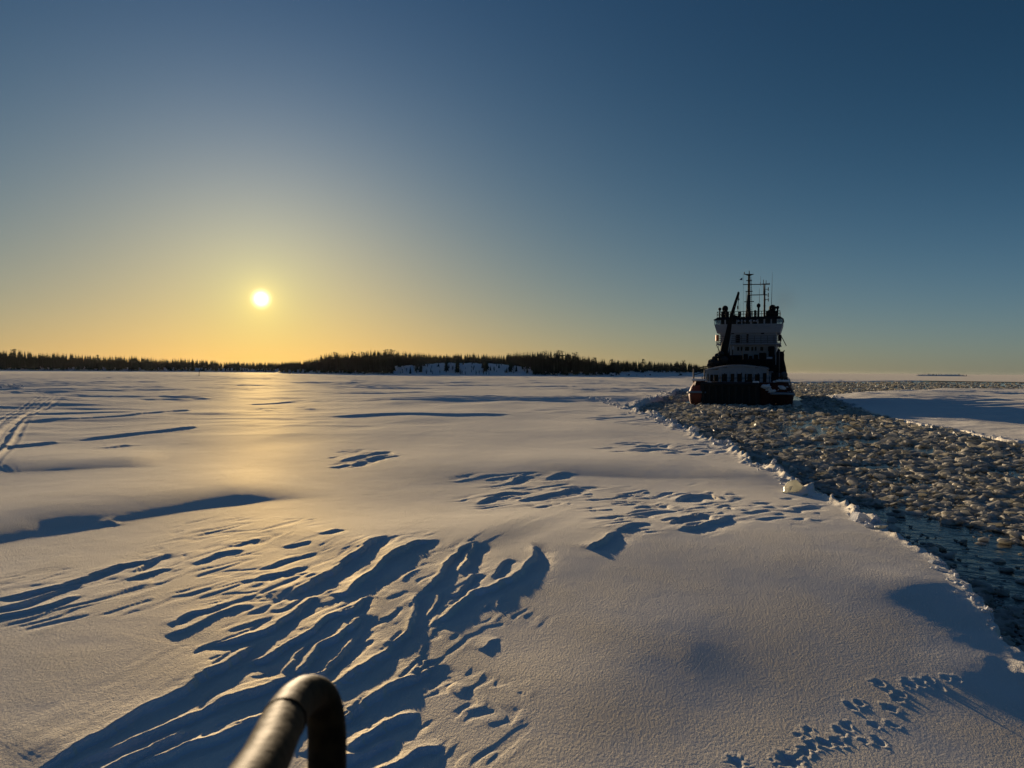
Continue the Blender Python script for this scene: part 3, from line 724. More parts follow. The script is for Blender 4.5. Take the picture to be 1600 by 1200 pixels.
cand = []   # land, px, r, height, variant
def top_height(land, px, r_, frac):
    x, y, z_, d = land.spot(px, r_)
    ytop = float(interp(SKYLINE, px)); dv = ray(px, ytop); hd = math.hypot(dv[0], dv[1])
    return (x, y, z_, d, (CAM_Z+dv[2]/hd*d-z_)*frac)
def grow(land, n, rmin, rmax, px0, px1, lo=.6, bare=None):
    for _ in range(n):
        px = rng.uniform(px0, px1); r_ = rmin+(rmax-rmin)*rng.random()**1.2
        if bare is not None and bare(px, r_): continue
        fr = rng.uniform(lo, 1.0) if rng.random() < .8 else rng.uniform(.97, 1.13)
        x, y, z_, d, h = top_height(land, px, r_, fr)
        if h > 2: cand.append((x, y, z_, h, h/d, land.name, px, r_))
bare_isl = lambda px, r_: (612 < px < 828) and r_ < (44 if 668 < px < 800 else 22+6*math.sin(px*.19)) and not (math.sin(px*.31)+math.sin(px*.127) > 1.25 and r_ > 6)
grow(mainland, 2200, 2, 60, -260, 468, .6)
grow(island, 2500, 2, 75, 438, 965, .5, bare_isl); grow(island, 520, 48, 82, 605, 840, .5)
grow(headland, 700, 9, 70, 952, 1122, .45)
cand.sort(key=lambda c: -c[4]*(1.25 if c[5] == 'wooded_island' else 1)*(1 if -10 < c[6] < 1095 else 0))
ZONES = [(-9999, 60, 'at the far left edge'), (60, 200, 'in the far shore left of the sun'), (200, 330, 'in the far shore left below the sun'), (330, 470, 'in the low far shore below the sun')]
IZ = [(0, 480, 'at the low left tip of the island'), (480, 545, 'on the left rise of the island'), (545, 610, 'just left of the bare snowy slope'), (610, 720, 'behind the left half of the snowy slope'),
      (720, 835, 'behind the right half of the snowy slope'), (835, 880, 'just right of the bare snowy slope'), (880, 925, 'on the right part of the island'), (925, 2000, 'at the right tip of the island')]
HZ = [(0, 1000, 'on the headland beside the island'), (1000, 1050, 'in the middle of the low headland'), (1050, 2000, 'on the headland nearest the icebreaker')]
def lab_tree(c):
    px, nm, h = c[6], c[5], c[3]
    Z = HZ if nm == 'low_headland' else ZONES if nm == 'mainland_shore' else IZ
    w = [t_ for a_, b_, t_ in Z if a_ <= px < b_][0]; sz = 'tall' if h > {'low_headland': 11.5, 'mainland_shore': 19}.get(nm, 15.5) else 'shorter'
    return f'{sz} dark spruce {w}', f'{sz} spruces {w}'
ind = [c for c in cand if c[5] == 'wooded_island'][:190]+[c for c in cand if c[5] == 'mainland_shore'][:60]+[c for c in cand if c[5] == 'low_headland'][:45]
ids = {id(c) for c in ind}; mass = [c for c in cand if id(c) not in ids]
proto = {}
for c in ind:
    v = int(rng.integers(len(crown_me)))
    t = empty('spruce_tree', (c[0], c[1], c[2]-.1), rng.uniform(0, 6.28)); t.scale = (c[3]*rng.uniform(.8, 1.15),)*2+(c[3],)
    l_, g_ = lab_tree(c); tag(t, l_, 'tree', g_)
    mobj('crown', crown_me[v], t); mobj('trunk', trunk_me, t)
MASSC = [spruce(60+i, 6, 7, .10+.02*(i % 3)) for i in range(8)]
def merged(name, items, label):
    Vs, Fs, off = [], [], 0
    for c in items:
        V, F = MASSC[rng.integers(len(MASSC))]; a = rng.uniform(0, 6.28); w = c[3]*rng.uniform(.85, 1.3)
        ca_, sa_ = math.cos(a), math.sin(a)
        v = np.stack([(V[:, 0]*ca_-V[:, 1]*sa_)*w+c[0], (V[:, 0]*sa_+V[:, 1]*ca_)*w+c[1], V[:, 2]*c[3]+c[2]-.1], 1)
        Vs.append(v); Fs.append(F+off); off += len(V)
    tag(mobj(name, npmesh(name, np.concatenate(Vs), np.concatenate(Fs), M_NEEDLE)), label, kind='stuff')
merged('far_shore_forest', [c for c in mass if c[5] == 'mainland_shore'], 'dense dark spruce forest of the far shore')
merged('island_forest', [c for c in mass if c[5] == 'wooded_island'], 'dense dark spruce forest of the island')
merged('headland_wood', [c for c in mass if c[5] == 'low_headland'], 'thin wood on the low headland')
# small bare bushes and young trees on the open slope
def bush_mesh(seed):
    r_ = random.Random(seed); V, F = [], []
    for k in range(11):
        a = r_.uniform(0, 6.28); l_ = r_.uniform(.5, 1); o = r_.uniform(.05, .28)
        p = np.array([o*math.cos(a), o*math.sin(a), l_]); b = len(V); w = .018
        V += [(-w, 0, 0), (w, 0, 0), (0, w, 0), tuple(p)]; F += [(b, b+1, b+3), (b+1, b+2, b+3), (b+2, b, b+3)]
        for _ in range(4):
            s_ = p*r_.uniform(.4, .85); e = s_+np.array([r_.gauss(0, .12), r_.gauss(0, .12), r_.uniform(.1, .25)]); b = len(V)
            V += [tuple(s_-np.array([.01, 0, 0])), tuple(s_+np.array([.01, 0, 0])), tuple(e)]; F += [(b, b+1, b+2)]
    return npmesh('bare_bush', np.array(V), np.array(F), M_TWIG)
bushes = [bush_mesh(i) for i in range(4)]
for k in range(90):
    px = rng.uniform(596, 828); r_ = rng.uniform(1, 42); x, y, z_, d = island.spot(px, r_)
    o = mobj('bare_bush', bushes[k % 4]); o.location = (x, y, z_-.1); h = rng.uniform(1.8, 5); o.scale = (h, h, h); o.rotation_euler.z = rng.uniform(0, 6)
    tag(o, 'thin bare bush on the snowy slope of the island', 'bush', 'bushes on the bare slope')
for k, (px, r_, h) in enumerate([(650, 6, 5), (648, 9, 6.5), (700, 20, 5), (712, 12, 4), (735, 10, 3.5), (765, 14, 5), (790, 8, 5.5), (805, 12, 7), (628, 5, 4), (672, 9, 4.5), (684, 22, 5), (722, 30, 5), (752, 26, 4.5), (778, 20, 6), (822, 6, 8), (640, 3, 6.5), (815, 16, 8)]):
    x, y, z_, d = island.spot(px, r_); t = empty('spruce_tree', (x, y, z_-.1)); t.scale = (h, h, h)
    tag(t, 'small young spruce standing alone on the bare snowy slope', 'tree', 'young spruces on the bare slope')
    mobj('crown', crown_me[k % 8], t); mobj('trunk', trunk_me, t)
# rocks along the shore line
rock_me = []
for i in range(4):
    V, F = chunk_template(2, 200+i, .5, 6); rock_me.append(npmesh('shore_rock', V*np.array([1.5, 1, .7]), F, M_ROCK))
for k in range(26):
    px = rng.choice([rng.uniform(960, 1075), rng.uniform(440, 610), rng.uniform(840, 960)])
    L_ = headland if px > 960 else island; x, y, z_, d = L_.spot(px, rng.uniform(0, 4))
    o = mobj('shore_rock', rock_me[k % 4]); s_ = rng.uniform(.5, 1.6); o.location = (x, y, z_); o.scale = (s_,)*3; o.rotation_euler.z = rng.uniform(0, 6)
    tag(o, 'dark rock showing through the snow at the shore', 'rock', 'rocks along the island shores')
# trees of the far islet
it = []
for _ in range(60):
    px = 1428+78*rng.random(); x, y, z_, d = islet.spot(px, rng.uniform(2, 30)); it.append((x, y, z_, rng.uniform(1.6, 4.2)*(1.4 if rng.random() < .1 else 1)))
merged('islet_scrub', it, 'low scrub on the tiny far islet')
# marker pole out on the ice
c = G(311, 588); t = empty('marker_pole', (c[0], c[1], .25)); tag(t, 'lone thin dark marker pole standing on the ice under the sun', 'pole')
def tube_mesh(name, P, rad, m, seg=8, cap=True):
    """swept tube through points P (world or local), radius scalar or list"""
    P = [Vector(p) for p in P]; n_ = len(P); rad = [rad]*n_ if isinstance(rad, (int, float)) else rad
    bm = bmesh.new(); rings = []; up = Vector((0.31, 0.12, .94)).normalized()
    tprev = None; nx = None
    for i in range(n_):
        t_ = (P[min(i+1, n_-1)]-P[max(i-1, 0)]).normalized()
        if nx is None:
            nx = t_.cross(up)
            if nx.length < .1: nx = t_.cross(Vector((1, 0, 0)))
            nx.normalize()
        else: nx = (nx-t_*nx.dot(t_)).normalized()
        ny = t_.cross(nx)
        rings.append([bm.verts.new(P[i]+(nx*math.cos(a)+ny*math.sin(a))*rad[i]) for a in [6.28318*j/seg for j in range(seg)]])
    for a, b in zip(rings[:-1], rings[1:]):
        for j in range(seg): bm.faces.new((a[j], a[(j+1) % seg], b[(j+1) % seg], b[j]))
    if cap: bm.faces.new(rings[0][::-1]); bm.faces.new(rings[-1])
    for f in bm.faces: f.smooth = seg > 6
    me_ = bpy.data.meshes.new(name); bm.to_mesh(me_); bm.free(); me_.materials.append(m); return me_
M_POLE = mat('weathered_pole', (.05, .04, .035), .8)
mobj('shaft', tube_mesh('shaft', [(0, 0, -.2), (.1, 0, 2.4)], .09, M_POLE), t)
mobj('top_mark', tube_mesh('top_mark', [(.1, 0, 2.4), (.11, 0, 2.9)], [.22, .12], M_POLE), t)
# old broken ridge at the left edge
for k in range(26):
    c = G(rng.uniform(-8, 34), rng.uniform(602, 609)); s_ = rng.uniform(.25, .7)
    o = mobj('snow_lump', BL[k % 8]); o.location = (c[0], c[1], .35+s_*.1); o.scale = (s_*1.5, s_, s_*.8); o.rotation_euler = (rng.uniform(-.4, .4), rng.uniform(-.4, .4), rng.uniform(0, 6))
    tag(o, 'rough snow lump in the small broken ridge by the snowmobile track', 'snow lump', 'lumps of the small ridge at far left')

# ------------------------------------------------------------------ the icebreaker
M_HULL_LIT = mat('orange_hull_paint_lit', (.24, .036, .010), .6, noise=.25, nscale=1.2, bump=.004, bscale=6)  # hull paint brightened in colour to stand for sunlight on the port quarter
M_HULL_SHADED = mat('orange_hull_paint_shaded', (.055, .011, .006), .7, noise=.3, nscale=1.2, spec=.2)  # the same hull paint, darkened in colour to stand for shade
M_WHITE = mat('white_ship_paint', (.20, .24, .29), .6, noise=.12, nscale=.8)
M_BLACK = mat('black_ship_paint', (.010, .010, .011), .8, spec=.15, noise=.3, nscale=2)
M_RUBBER = mat('fender_rubber', (.015, .014, .013), .8, noise=.3, nscale=3, bump=.01, bscale=8)
M_STEEL = mat('galvanised_steel', (.10, .10, .10), .8, spec=.15)
M_RIG = mat('dark_mast_paint', (.03, .028, .026), .85, spec=.12)
M_DECK = mat('icy_deck', (.30, .32, .34), .6, noise=.3, nscale=2)
M_GLASS = mat('ship_glass', (.008, .010, .012), .25, spec=.12)
M_CLEAR = bpy.data.materials.new('clear_window_glass'); M_CLEAR.use_nodes = True
_n = M_CLEAR.node_tree.nodes; _l = M_CLEAR.node_tree.links
_t = _n.new('ShaderNodeBsdfTransparent'); _t.inputs[0].default_value = (.75, .8, .8, 1); _g = _n.new('ShaderNodeBsdfGlossy'); _g.inputs['Roughness'].default_value = .03
_m = _n.new('ShaderNodeMixShader'); _m.inputs[0].default_value = .1; _l.new(_t.outputs[0], _m.inputs[1]); _l.new(_g.outputs[0], _m.inputs[2]); _l.new(_m.outputs[0], _n['Material Output'].inputs[0])
M_ORANGE = mat('orange_rescue_gear', (.55, .12, .02), .6)
M_FLAG = mat('dark_blue_flag', (.02, .04, .12), .9)
M_SHIPSNOW = ice_material('snow_and_rime_on_deck', (.60, .62, .66), (.82, .83, .85), .6, .2)

SHIP = empty('icebreaker', (SHIP_O[0], SHIP_O[1], 0), -HEAD)
tag(SHIP, 'orange hulled icebreaker with white superstructure and black stern leading through the ice', 'ship')
_O = np.array([SHIP_O[0], SHIP_O[1]])
def sp(px, py, f):
    """sight line through a photo point meets the cross-section f metres ahead of the stern: local x, z"""
    d = ray(px, py); t_ = (f+_O@Fw)/(d[:2]@Fw); P = d*t_
    return float((P[:2]-_O)@Rt), float(P[2]+CAM_Z)
def bmo(name, bm, m, parent=SHIP, smooth=False):
    me_ = bpy.data.meshes.new(name); bmesh.ops.recalc_face_normals(bm, faces=bm.faces)
    if smooth:
        for f in bm.faces: f.smooth = True
    bm.to_mesh(me_); bm.free(); me_.materials.append(m); return mobj(name, me_, parent)
def box(bm, x0, x1, y0, y1, z0, z1, bev=0.0):
    g = bmesh.ops.create_cube(bm, size=1); c = Vector(((x0+x1)/2, (y0+y1)/2, (z0+z1)/2))
    for v in g['verts']: v.co = Vector((v.co.x*(x1-x0), v.co.y*(y1-y0), v.co.z*(z1-z0)))+c
    if bev: bmesh.ops.bevel(bm, geom=list({e for v in g['verts'] for e in v.link_edges}), offset=bev, segments=1, affect='EDGES')
def pbox(name, m, x0, x1, y0, y1, z0, z1, parent=SHIP, bev=0.0):
    bm = bmesh.new(); box(bm, x0, x1, y0, y1, z0, z1, bev); return bmo(name, bm, m, parent)
def pipe(name, pts_, rad, m, parent=SHIP, seg=6): return mobj(name, tube_mesh(name, pts_, rad, m, seg), parent)
def ball(name, c, r_, m, parent=SHIP, sz=1.0, sub=2):
    bm = bmesh.new(); bmesh.ops.create_icosphere(bm, subdivisions=sub, radius=r_)
    for v in bm.verts: v.co = Vector((v.co.x, v.co.y, v.co.z*sz))+Vector(c)
    return bmo(name, bm, m, parent, True)
def frustum(bm, lo, hi):  # lo/hi = (x0,x1,y0,y1,z)
    v = [bm.verts.new((x, y, q[4])) for q in (lo, hi) for x, y in ((q[0], q[2]), (q[1], q[2]), (q[1], q[3]), (q[0], q[3]))]
    for a in ((3, 2, 1, 0), (4, 5, 6, 7), (0, 1, 5, 4), (1, 2, 6, 5), (2, 3, 7, 6), (3, 0, 4, 7)): bm.faces.new([v[i] for i in a])

# hull: lofted stations
WL = sp(1235, 632, 0)[0]; WLl = -sp(1075, 632, 0)[0]; B = (WL+WLl)/2
DK = sp(1155, 597, 0)[1]                                   # deck edge height at the stern
print('ship beam', 2*B, 'deck', DK, WL, WLl)
bm = bmesh.new(); rings = []
stations = [(-.15, .90, .93, DK), (.6, .97, 1.0, DK), (3, 1.0, 1.03, DK), (12, 1.0, 1.03, DK*1.0), (24, .98, 1.02, DK*1.1), (31, .80, .92, DK*1.25), (36, .50, .70, DK*1.45), (40, .12, .35, DK*1.6), (41.5, .02, .10, DK*1.65)]
for (y, wl, dk, dz) in stations:
    prof = [(0, -1.2), (wl*.75, -1.0), (wl*.96, -.3), (wl*1.03, .7), (wl*1.045, dz*.45), (wl*.99, dz*.62), (dk*.955, dz*.82), (dk*.93, dz)]
    ring_ = [bm.verts.new((-a*B, y+(0.5*(abs(a) > .9) if y < 0 else 0), z_)) for a, z_ in prof[::-1]]+[bm.verts.new((a*B, y+(0.5*(abs(a) > .9) if y < 0 else 0), z_)) for a, z_ in prof[1:]]
    rings.append(ring_)
for a, b in zip(rings[:-1], rings[1:]):
    for j in range(len(a)-1): bm.faces.new((a[j], a[j+1], b[j+1], b[j]))
bm.faces.new(rings[0]); bm.faces.new(rings[-1][::-1])
hull = bmo('hull', bm, M_HULL_SHADED, smooth=False)
bm = bmesh.new(); vs = []
for (y, wl, dk, dz) in stations: vs.append((bm.verts.new((-dk*.93*B, y, dz-.004)), bm.verts.new((dk*.93*B, y, dz-.004))))
for a, b in zip(vs[:-1], vs[1:]): bm.faces.new((a[0], a[1], b[1], b[0]))
bmo('deck', bm, M_DECK)
# rounded quarters with the white band, port and starboard
for sgn in (-1, 1):
    bm = bmesh.new(); prof = [(.55, -.9), (.80, -.3), (1.0, .35), (1.08, 1.0), (1.04, 1.5), (.88, 1.95), (.62, 2.35), (.50, DK+.1)]
    rr_ = []
    for z_i, (rad, z_) in enumerate(prof):
        rr_.append([bm.verts.new((sgn*(B-1.05)+sgn*rad*1.12*math.cos(a), .55-rad*1.0*math.sin(a), z_)) for a in np.linspace(-.35, math.pi, 12)])
    for a, b in zip(rr_[:-1], rr_[1:]):
        for j in range(11): bm.faces.new((a[j], a[j+1], b[j+1], b[j]))
    bm.faces.new(rr_[-1])
    q = bmo('quarter_bulge', bm, M_HULL_LIT if sgn < 0 else M_HULL_SHADED, smooth=True)  # port gets the painted-in sunlit tone, starboard the shaded one
    bandp = [(sgn*(B-1.05)+sgn*1.30*math.cos(a), .55-1.18*math.sin(a), 1.32+.10*math.sin(a)) for a in np.linspace(-.3, math.pi*.97, 14)]
    pipe('rubbing_band', bandp, .13, M_WHITE, q)
    bm = bmesh.new(); box(bm, sgn*(B-1.0)-.75, sgn*(B-1.0)+.75, -.2, 1.6, DK+.06, DK+.30, .1); bmo('snow_cap', bm, M_SHIPSNOW, q)
# towing notch: black fendered stern
nx0, nx1 = sp(1094, 610, -.4)[0], sp(1187, 610, -.4)[0]
ztop = sp(1140, 598, -.4)[1]
pbox('stern_notch', M_RUBBER, nx0, nx1, -.45, 1.4, -.8, ztop, bev=.12)
for k in range(9):
    x = nx0+.35+(nx1-nx0-.7)*k/8; pipe('fender_strip', [(x, -.52, -.5), (x, -.55, ztop-.3)], .17, M_RUBBER)
pipe('fender_strip', [(nx0+.1, -.6, ztop-.15), (nx1-.1, -.6, ztop-.15)], .2, M_RUBBER)
# posts and rails round the stern
for px, py0, py1 in ((1084, 576, 598), (1101, 578, 598)):
    x, z1 = sp(px, py0, .6); x2, z0 = sp(px, py1, .6); pipe('bulwark_post', [(x, .6, z0-.3), (x, .6, z1)], .09, M_STEEL)
a, b = sp(1084, 576, .6), sp(1112, 571, 7); pipe('side_rail', [(a[0], .6, a[1]), (b[0], 7, b[1])], .06, M_BLACK)
a, b = sp(1084, 586, .6), sp(1112, 578, 7); pipe('side_rail', [(a[0], .6, a[1]), (b[0], 7, b[1])], .05, M_BLACK)

# after deckhouse with arched roof
HY = 2.0
x0, zt = sp(1101, 580, HY); x1, _ = sp(1199, 580, HY); zb = DK-.1
pk = sp(1150, 572.5, HY)[1]; ze0 = sp(1101, 580, HY)[1]; ze1 = sp(1199, 577, HY)[1]
HOUSE = empty('deck_house', (0, 0, 0), 0, SHIP)
def house_top(x):
    t_ = (x-x0)/(x1-x0); return (ze0+(ze1-ze0)*t_)+(pk-(ze0+ze1)/2)*(1-(2*t_-1)**2)
bm = bmesh.new(); NS = 24
top = [(x0+(x1-x0)*i/NS, house_top(x0+(x1-x0)*i/NS)) for i in range(NS+1)]
fr = [bm.verts.new((x, HY, z_+.16)) for x, z_ in top]; fb = [bm.verts.new((x, HY, z_)) for x, z_ in top]
br = [bm.verts.new((x, HY+7.5, z_+.16)) for x, z_ in top]; bb = [bm.verts.new((x, HY+7.5, z_)) for x, z_ in top]
for i in range(NS):
    bm.faces.new((fr[i], fr[i+1], fb[i+1], fb[i])); bm.faces.new((fr[i], br[i], br[i+1], fr[i+1])); bm.faces.new((fb[i], fb[i+1], bb[i+1], bb[i])); bm.faces.new((br[i], bb[i], bb[i+1], br[i+1]))
bm.faces.new((fr[0], fb[0], bb[0], br[0])); bm.faces.new((fr[-1], br[-1], bb[-1], fb[-1]))
roof = bmo('roof', bm, M_WHITE, HOUSE)
bm = bmesh.new()                                       # snow lying on it
a_ = [bm.verts.new((x, HY+.1, z_+.17+.05*math.sin(i*1.7)*0+.04)) for i, (x, z_) in enumerate(top)]; b_ = [bm.verts.new((x, HY+7.3, z_+.24)) for x, z_ in top]
for i in range(NS): bm.faces.new((a_[i], a_[i+1], b_[i+1], b_[i]))
bmo('roof_snow', bm, M_SHIPSNOW, roof)
# aft wall as piers between the dark openings
OPEN = [(1109.5, 1122), (1127.5, 1136), (1140, 1147), (1151.5, 1159), (1163.5, 1176), (1179.5, 1187), (1193, 1197)]
zo1 = sp(1150, 584, HY)[1]; zo0 = sp(1150, 595.5, HY)[1]
edges = [x0+.15]
for a, b in OPEN: edges += [sp(a, 590, HY)[0], sp(b, 590, HY)[0]]
edges.append(x1-.05)
for i in range(0, len(edges), 2):
    bm = bmesh.new(); a, b = edges[i], edges[i+1]
    za, zb_ = house_top(a)-.005, house_top(b)-.005
    v = [bm.verts.new(q) for q in ((a, HY+.2, zb), (b, HY+.2, zb), (b, HY+.32, zb), (a, HY+.32, zb), (a, HY+.2, za), (b, HY+.2, zb_), (b, HY+.32, zb_), (a, HY+.32, za))]
    for f in ((3, 2, 1, 0), (4, 5, 6, 7), (0, 1, 5, 4), (1, 2, 6, 5), (2, 3, 7, 6), (3, 0, 4, 7)): bm.faces.new([v[j] for j in f])
    bmo('wall_pier', bm, M_WHITE, HOUSE)
for i in range(1, len(edges)-1, 2):
    a, b = edges[i], edges[i+1]
    pbox('lintel', M_WHITE, a+.003, b-.003, HY+.2, HY+.32, zo1+(house_top((a+b)/2)-pk)*.4, min(house_top(a), house_top(b))-.01, HOUSE)
    w_ = pbox('window', M_GLASS, a+.05, b-.05, HY+.34, HY+.36, zo0, zo1+.1, HOUSE)
    pbox('window_frame', M_BLACK, a-.02, b+.02, HY+.37, HY+.40, zo0-.1, zo1+.15, w_)
    pbox('sill_panel', M_WHITE if i > 11 else M_BLACK, a+.003, b-.003, HY+.2, HY+.32, zb, zo0-.02, HOUSE)
pbox('side_wall', M_WHITE, x0+.1, x0+.22, HY+.33, HY+7.3, zb, ze0-.05, HOUSE); pbox('side_wall', M_WHITE, x1-.22, x1-.1, HY+.33, HY+7.3, zb, ze1-.05, HOUSE)
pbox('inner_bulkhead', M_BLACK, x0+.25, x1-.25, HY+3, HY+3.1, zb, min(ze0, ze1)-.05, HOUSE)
# lower white house and rime-covered gear on the starboard quarter
x, z_ = sp(1187, 598, 1.2); x2, z2 = sp(1200, 583, 1.2)
pbox('storeroom', M_WHITE, x, sp(1204, 600, 1.2)[0], 1.2, 4, DK-.6, sp(1200, 586, 1.2)[1])
pbox('door', M_BLACK, sp(1192, 590, 1.18)[0], sp(1197.5, 590, 1.18)[0], 1.15, 1.18, DK, sp(1195, 583, 1.18)[1])
x, z_ = sp(1205, 600, 3); pbox('workshop_container', M_BLACK, x, sp(1216, 600, 3)[0], 3, 6, DK, sp(1210, 582, 3)[1], bev=.05)
for k in range(16):
    px, py = rng.uniform(1193, 1231), rng.uniform(597, 617); f = rng.uniform(-.3, 1.0); x, z_ = sp(px, py, f)
    V, F = chunk_template(2, 300+k, .5, 3); s_ = rng.uniform(.25, .6)
    me_ = npmesh('rime_lump', V*np.array([s_*1.3, s_, s_*.6])+np.array([x, f, z_]), F, M_SHIPSNOW, True); mobj('rime_lump', me_, SHIP)
# winch and gear on the after deck, seen black over the arched roof
WY = 10.5
def ipx(px, py, f): x_, z_ = sp(px, py, f); return (x_, f, z_)
def gear(name, px0, px1, py0, py1, f, m=M_BLACK, dep=1.0, bev=.08):
    a = sp(px0, py0, f); b = sp(px1, py1, f); return pbox(name, m, a[0], b[0], f, f+dep, b[1], a[1], SHIP, bev)
gear('winch_house', 1123, 1208, 561, 575, WY, dep=2.2)
gear('winch_drum', 1140, 1160, 555, 562, WY+.4, dep=1.4); gear('winch_drum', 1186, 1197, 551, 562, WY+.4, dep=1.2)
gear('equipment_locker', 1196, 1211, 562, 580, WY-.6, dep=1.5)
gear('vent_box', 1201, 1210, 541, 557, WY+1, dep=1)
for px, py, r_ in ((1121, 556, .45), (1116, 560, .4), (1126, 552, .4), (1112, 566, .5), (1119, 568, .55), (1110, 571, .45), (1130, 562, .6), (1117, 574, .5)):
    x, z_ = sp(px, py, 8); ball('rolled_fender', (x, 8+rng.uniform(-.5, .5), z_), r_, M_RUBBER, sz=.8)
x, z_ = sp(1144.6, 544, 9); pipe('deck_lamp', [(x, 9, z_-.15), (x, 9, z_+.2)], .16, M_WHITE); pipe('lamp_post', [(x, 9, DK), (x, 9, z_-.2)], .06, M_BLACK)
x, z_ = sp(1202, 560, 8.6); pbox('snow_patch', M_SHIPSNOW, x-.3, x+.4, 8.6, 9.4, z_, z_+.12, bev=.04)

for k, (a_, b_, c_, d_, f_) in enumerate([(1117, 1123, 561, 571, 9), (1123, 1129, 566, 576, 7), (1134, 1139, 552, 563, 11.5), (1162, 1168, 553, 562, 11), (1170, 1175, 556, 562, 11),
                                        (1178, 1184, 554, 562, 11.2), (1208, 1213, 570, 582, 5), (1112, 1117, 567, 577, 6)]):
    gear('deck_locker', a_, b_, c_, d_, f_, M_BLACK, .8, .06)
for k in range(12):
    px = 1106+k*8.7; pipe('house_pipe', [ipx(px, 594, HY+.12), ipx(px+.4, 582+abs(k-5.5)*.35, HY+.12)], .05, M_WHITE if k % 3 else M_BLACK, HOUSE)
for k in range(14):
    px = 1097+k*9.6; a_ = ipx(px, 597.5, -.1); pipe('stern_stanchion', [a_, (a_[0], -.1, a_[2]+.75)], .035, M_BLACK)
a_, b_ = ipx(1096, 592, -.1), ipx(1224, 592, -.1); pipe('stern_rail', [(a_[0], -.1, a_[2]+.1), (b_[0], -.1, b_[2]+.1)], .035, M_BLACK)
for px0_, px1_, py_ in ((1105, 1112, 598), (1176, 1186, 597), (1120, 1124, 600)):
    a_, b_ = sp(px0_, py_, -.5), sp(px1_, py_+2.4, -.5); pbox('rime_patch', M_SHIPSNOW, a_[0], b_[0], -.62, -.3, b_[1], a_[1]+.12, bev=.06)
for px in (1119, 1124, 1128, 1215, 1209):
    pipe('ventilator', [ipx(px, 575, 8.5), ipx(px, 562-(px % 5)*2, 8.5)], .16, M_BLACK)
for a_, b_ in (((1145, 545), (1144.5, 580)), ((1159, 545), (1161, 562)), ((1207, 549), (1213, 590)), ((1123, 540), (1119, 575))):
    pipe('guy_wire', [ipx(*a_, 11), ipx(*b_, 8)], .03, M_BLACK)

# ---------------- superstructure
SY = 13.5
PXL, PXR = 1124.5, 1213
tower = empty('superstructure', (0, 0, 0), 0, SHIP)
xl, zlo = sp(1126, 575, SY); xr, _ = sp(1212.5, 575, SY); xtl, zdk = sp(1124.5, 538.5, SY); xtr, _ = sp(1213, 538.5, SY)
zup = sp(1170, 521, SY)[1]
# lower storey
WROW = [(1152, 1155, 542, 548), (1157.5, 1160, 542, 548), (1164, 1170.5, 542, 548), (1174, 1177, 542, 548), (1179.5, 1182, 542, 548), (1188, 1192.5, 542, 548), (1200, 1209.5, 541.5, 549)]
bm = bmesh.new(); box(bm, xl, xr, SY, SY+11, DK-.2, zdk-.002); bmo('lower_wall', bm, M_WHITE, tower)
for a, b, c_, d_ in WROW:
    p0 = sp(a, c_, SY-.03); p1 = sp(b, d_, SY-.03); w_ = pbox('window', M_GLASS, p0[0], p1[0], SY-.035, SY-.012, p1[1], p0[1], tower)
    for q0, q1, r0, r1 in ((p0[0]-.05, p1[0]+.05, p0[1], p0[1]+.05), (p0[0]-.05, p1[0]+.05, p1[1]-.05, p1[1]), (p0[0]-.05, p0[0], p1[1]+.002, p0[1]-.002), (p1[0], p1[0]+.05, p1[1]+.002, p0[1]-.002)):
        pbox('window_frame', M_WHITE, q0, q1, SY-.06, SY-.003, r0, r1, w_)
# gallery deck with rails
gx0, gx1 = sp(1119.5, 538, SY-1.2)[0], sp(1219.5, 538, SY-1.2)[0]
gz = sp(1170, 538.3, SY-1.2)[1]
pbox('gallery_deck', M_WHITE, gx0, gx1, SY-1.3, SY+9, gz, gz+.16, tower)
for py in (525, 528.5, 532, 535):
    z_ = sp(1170, py, SY-1.2)[1]; pipe('gallery_rail', [(gx0, SY-1.2, z_), (gx1, SY-1.2, z_)], .035, M_STEEL, tower)
    pipe('gallery_rail', [(gx0, SY-1.2, z_), (gx0, SY+4, z_)], .035, M_STEEL, tower); pipe('gallery_rail', [(gx1, SY-1.2, z_), (gx1, SY+4, z_)], .035, M_STEEL, tower)
zr = sp(1170, 524.5, SY-1.2)[1]
for k in range(11):
    x = gx0+(gx1-gx0)*k/10; pipe('rail_post', [(x, SY-1.2, gz+.16), (x, SY-1.2, zr)], .04, M_STEEL, tower)
for sx, px in ((gx0, 1121), (gx1, 1218.5)):
    x, z1 = sp(px, 523.5, SY-1); _, z0 = sp(px, 533, SY-1); lb = pipe('lifebuoy_box', [(x, SY-1.3, z0), (x, SY-1.3, z1)], .22, M_ORANGE if sx < 0 else M_BLACK, tower)
    pipe('gallery_brace', [(sx, SY-1.2, gz), (sx*.86, SY+.2, gz-1.4)], .05, M_BLACK, tower)
pipe('gallery_brace', [(gx1, SY-1.2, gz+1.2), (gx1+.7, SY-1.2, gz-.2)], .05, M_BLACK, tower)
# mid storey between gallery and bridge
mzt = sp(1170, 519, SY)[1]
bm = bmesh.new(); box(bm, sp(1125.5, 525, SY)[0], sp(1213, 525, SY)[0], SY+.05, SY+9, gz+.163, mzt); bmo('middle_wall', bm, M_WHITE, tower)
for a, b, c_, d_, n_ in ((1143, 1147, 517.5, 522, 'port_light'), (1189, 1194, 517, 522, 'port_light'), (1196, 1199, 517, 520, 'port_light'), (1166.5, 1169.5, 522, 536, 'door'), (1150, 1156, 523, 537, 'door')):
    p0 = sp(a, c_, SY); p1 = sp(b, d_, SY); pbox(n_, M_BLACK, p0[0], p1[0], SY, SY+.047, p1[1], p0[1], tower)
